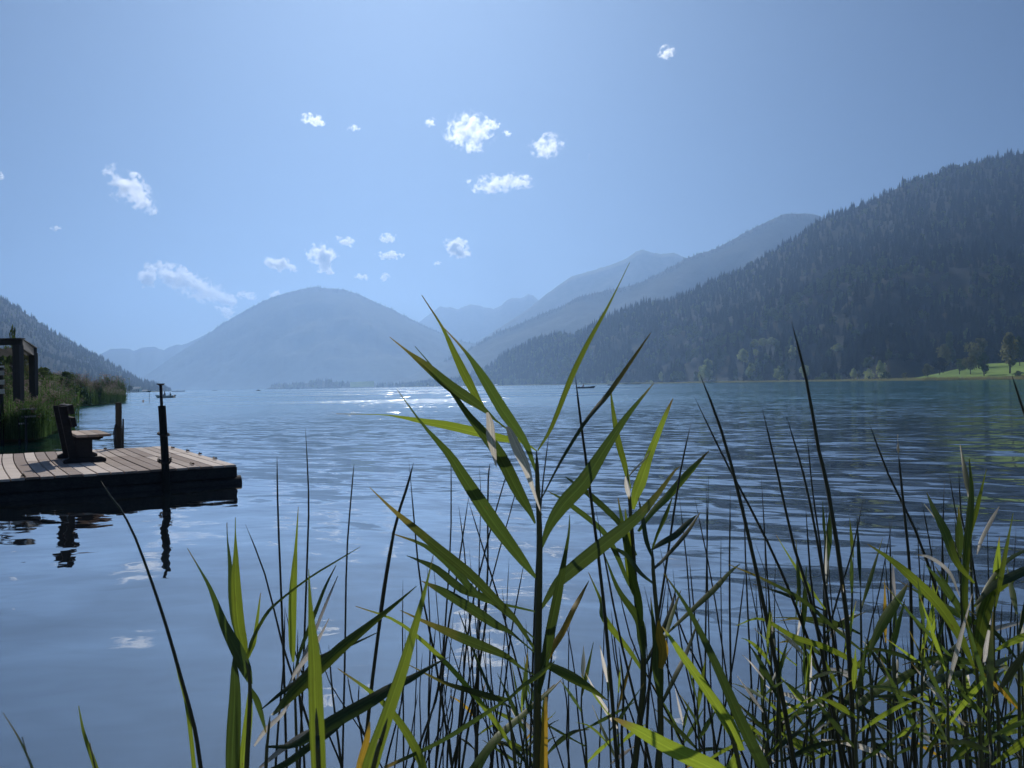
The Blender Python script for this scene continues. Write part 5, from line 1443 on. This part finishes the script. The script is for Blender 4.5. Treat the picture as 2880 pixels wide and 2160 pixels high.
for x, top, Dd, nl, sd_, sx, lab, big in WILD: wild_reed(x, top, Dd, nl, sd_, lab, big, sx, .55)
# long traced leaves on the right
plant("reed with two long crossing leaves low on the right",
 [(2440,1830),(2452,1950),(2460,2160)], 1.0, 14, [
 ([(2380,2010,6),(2440,1960,20),(2520,1915,22),(2600,1870,18),(2680,1840,10),(2750,1815,2)],'lit_green',.8,0,.1),
 ([(2450,1960,6),(2560,1950,16),(2640,1910,22),(2700,1895,18),(2790,1870,10),(2830,1850,2)],'shaded_green',.7,0,.1),
 ([(2445,1850,6),(2455,1810,16),(2490,1740,30),(2530,1680,20),(2553,1640,2)],'lit_green',.6,0,.05),
 ([(2430,1835,6),(2350,1770,10),(2260,1690,12),(2150,1630,8),(2050,1588,2)],'tipped',.6,0,.1),
 ([(2450,1900,6),(2400,1860,14),(2320,1820,18),(2230,1790,16),(2140,1740,8),(2070,1760,2)],'lit_green',.8,0,.1)])
plant("reed bending over the right rushes with one very long arching leaf",
 [(2740,1820),(2752,1950),(2760,2160)], .9, 15, [
 ([(2740,1880,8),(2700,1790,24),(2640,1700,30),(2560,1620,26),(2500,1570,14),(2440,1530,2)],'lit_green',.6,0,.1),
 ([(2742,1860,8),(2715,1700,16),(2718,1560,20),(2728,1450,20),(2732,1370,12),(2726,1290,2)],'lit_green',.7,0,.06),
 ([(2740,1640,6),(2690,1580,20),(2660,1500,26),(2630,1440,16),(2606,1385,2)],'lit_green',.6,0,.08),
 ([(2745,1700,8),(2790,1650,20),(2840,1625,26),(2900,1600,24),(2960,1600,10)],'shaded_green',.6,0,.05),
 ([(2745,1720,6),(2775,1650,10),(2830,1580,12),(2880,1550,8),(2920,1535,2)],'lit_green',.8,0,.1),
 ([(2745,1900,10),(2755,1800,28),(2770,1720,36),(2790,1660,22),(2800,1620,2)],'lit_green',.4,0,.02),
 ([(2748,1560,2),(2760,1520,10),(2790,1460,10),(2810,1425,2)],'straw',.7,0,.05),
 ([(2700,1680,2),(2670,1610,10),(2620,1570,10),(2580,1560,2)],'straw',.7,0,.05)])

rf = random.Random(505)
for k in range(26):
    x = rf.uniform(2150, 2900) if k < 19 else rf.uniform(1250, 2100)
    top = rf.uniform(1680, 1960) if x > 2150 else rf.uniform(1880, 2040)
    r, o = wild_reed(x, top, rf.uniform(.95, 1.5), rf.randint(5, 8), 900 + k, "leafy reed in the thick growth along the bottom of the picture", rf.uniform(.45, .75), rf.gauss(0, 25), .45)
    r['group'] = "look-alike leafy reeds in the foreground thicket"
# ---------------------------------------------------------------- clouds, far above the haze
def cloud_mat(aspect, seed, dens, fine=1.0, cover=0.0):
    m, nt, nn, ll = newmat("cloud_vapour")
    tc = N(nt, "ShaderNodeTexCoord"); pos = tc.outputs["Object"]
    ln = nt.nodes.new("ShaderNodeVectorMath"); ln.operation = 'LENGTH'; ll.new(pos, ln.inputs[0])
    v = mapping(nt, pos, aspect, (seed * 3.7, seed * 1.3, seed * 7.1))
    n1 = noisetex(nt, v, 1.5 * fine, 1, 0.5)
    n2 = noisetex(nt, v, 3.4 * fine, 4, 0.52, 0.8)
    s = mathn(nt, 'ADD', mathn(nt, 'MULTIPLY', n1.outputs[0], 2.8), mathn(nt, 'MULTIPLY', n2.outputs[0], 2.3))
    s = mathn(nt, 'SUBTRACT', s, mathn(nt, 'MULTIPLY', ln.outputs["Value"], 1.0))
    s = mathn(nt, 'SUBTRACT', s, 2.07 - cover)
    s = mathn(nt, 'MULTIPLY', s, 0.9, clamp=True)
    edge = mathn(nt, 'MULTIPLY', mathn(nt, 'SUBTRACT', 1.0, ln.outputs["Value"]), 8.0, clamp=True)
    s = mathn(nt, 'MULTIPLY', s, edge)
    p = N(nt, "ShaderNodeVolumePrincipled"); p.inputs["Color"].default_value = (1, 1, 1, 1)
    p.inputs["Anisotropy"].default_value = 0.6
    ll.new(mathn(nt, 'MULTIPLY', s, dens), p.inputs["Density"])
    o = nt.nodes.new("ShaderNodeOutputMaterial"); ll.new(p.outputs[0], o.inputs["Volume"])
    m.volume_intersection_method = 'FAST' if hasattr(m, 'volume_intersection_method') else None
    return m
bm = bmesh.new(); bmesh.ops.create_icosphere(bm, subdivisions=3, radius=1.0)
ICO = bpy.data.meshes.new("cloud"); bm.to_mesh(ICO); bm.free()
CLOUDS = [ # x, y, w, h, tilt(deg, + = down to the right), density factor, label
 (1321,370,150,108,8,1.4,"largest white cloud, just right of the picture's top centre"),
 (1387,350,44,36,20,.9,"wisp hanging on the right side of the largest cloud"),
 (1542,410,118,66,-10,1.2,"compact cloud right of the largest one"),
 (1408,516,205,52,-3,1.2,"long flat cloud under the largest one"),
 (357,522,135,95,38,1.3,"slanting cloud alone at the left, upper part"),
 (400,565,100,60,35,1.1,"lower tail of the slanting cloud at the left"),
 (530,797,230,78,22,1.3,"big bank of cloud above the left foot of the domed mountain"),
 (610,833,140,48,20,1.0,"tail of the low cloud bank running down to the right"),
 (417,780,52,74,10,1.0,"small upright cloud at the left end of the low bank"),
 (695,831,70,26,8,.7,"thin flat wisp right of the low cloud bank"),
 (788,744,100,42,15,1.1,"small cloud left above the domed mountain's summit"),
 (908,722,105,78,38,1.3,"puffy cloud right above the domed mountain's summit"),
 (918,760,60,24,5,.9,"flat scrap under the puffy summit cloud"),
 (972,679,62,28,15,.8,"small wisp up right of the puffy summit cloud"),
 (1092,670,60,28,0,.5,"faint wisp above the flat double cloud"),
 (1097,718,84,26,0,1.0,"flat double cloud right of the summit"),
 (1286,699,84,62,20,1.2,"rounded cloud above the gap between the mountains"),
 (1020,779,46,20,5,.7,"tiny wisp right over the mountain's shoulder"),
 (1083,779,30,28,0,.8,"tiny round scrap over the mountain's right flank"),
 (778,827,44,26,-10,.8,"tiny cloud touching the mountain's left skyline"),
 (633,876,62,32,25,.7,"pale scrap low beside the mountain's left flank"),
 (880,337,70,34,8,1.0,"small cloud high above the summit"),
 (993,360,44,18,0,.5,"faint streak right of the small high cloud"),
 (1211,345,34,30,0,.6,"faint tuft left of the largest cloud"),
 (1426,375,26,22,0,.6,"tiny tuft right of the largest cloud"),
 (1875,150,52,44,-15,.7,"lone tiny cloud high at the upper right"),
 (3,497,22,26,0,.9,"scrap of cloud cut by the left picture edge"),
 (157,642,30,20,-15,.4,"very faint scrap low at the left"),
 (1229,740,24,14,-10,.6,"tiny speck of cloud left of the rounded one"),
]
ALT = 2700.0
for i, (x, y, w, h, tilt, df, lab) in enumerate(CLOUDS):
    p0 = on_z(x, y, ALT); D = p0.y; dist = (p0 - Vector((0,0,EYE))).length
    hw, hh = w * .5 * D / FPX, h * .5 * D / FPX
    big = max(hw, hh); dp = (hw * hh) ** .5
    fine = 1.0 + (.6 if w > 140 else 0)
    asp = (hw / dp, 1.0, hh / dp)
    me = ICO.copy(); me.materials.append(cloud_mat(asp, i + 2, (df if y < 640 else df * 2.2) * 6.5 / dp, fine))
    o = bpy.data.objects.new("cloud", me); COL.objects.link(o)
    o.location = p0; o.scale = (hw * 1.12, dp * 1.1, hh * 1.15)
    o.rotation_euler = (0, rad(tilt), math.atan2(-p0.x, p0.y))
    tag(o, lab, "cloud")
p0 = on_z(1657, 441, 6500)
o = mesh_obj("contrail", [(-14,0,-95),(14,0,-95),(20,0,60),(0,0,110),(-18,0,50),(0,16,-90),(0,18,50)], [(0,1,2,3,4),(0,5,6,4),(1,5,6,2),(2,6,3),(4,3,6),(0,1,5)], None, loc=p0)
m, nt, nn, ll = newmat("vapour_trail")
pv = N(nt, "ShaderNodeVolumePrincipled"); pv.inputs["Density"].default_value = .03
oo = nt.nodes.new("ShaderNodeOutputMaterial"); ll.new(pv.outputs[0], oo.inputs["Volume"])
o.data.materials.append(m); tag(o, "very short white vapour trail right of the compact cloud", "vapour trail")

# ---------------------------------------------------------------- haze over the lake
m, nt, nn, ll = newmat("lake_haze")
pv = N(nt, "ShaderNodeVolumePrincipled")
pv.inputs["Color"].default_value = (0.355, 0.565, 0.92, 1)
pv.inputs["Density"].default_value = HAZE = 1.65e-4
pv.inputs["Anisotropy"].default_value = 0.6
oo = nt.nodes.new("ShaderNodeOutputMaterial"); ll.new(pv.outputs[0], oo.inputs["Volume"])
bpy.context.view_layer.update()
top = max((o_.matrix_world @ Vector(c_)).z for o_ in COL.objects if o_.type == 'MESH' and o_.name.split('.')[0] not in ('cloud', 'contrail') for c_ in o_.bound_box)
mb = MB(); mb.box(BX0, BX1, BY0, BY1, -2.2, top + 45)
print('HAZE TOP', top)
o = mb.build("haze", m); o['kind'] = 'stuff'; o['label'] = "blue summer haze over the lake"
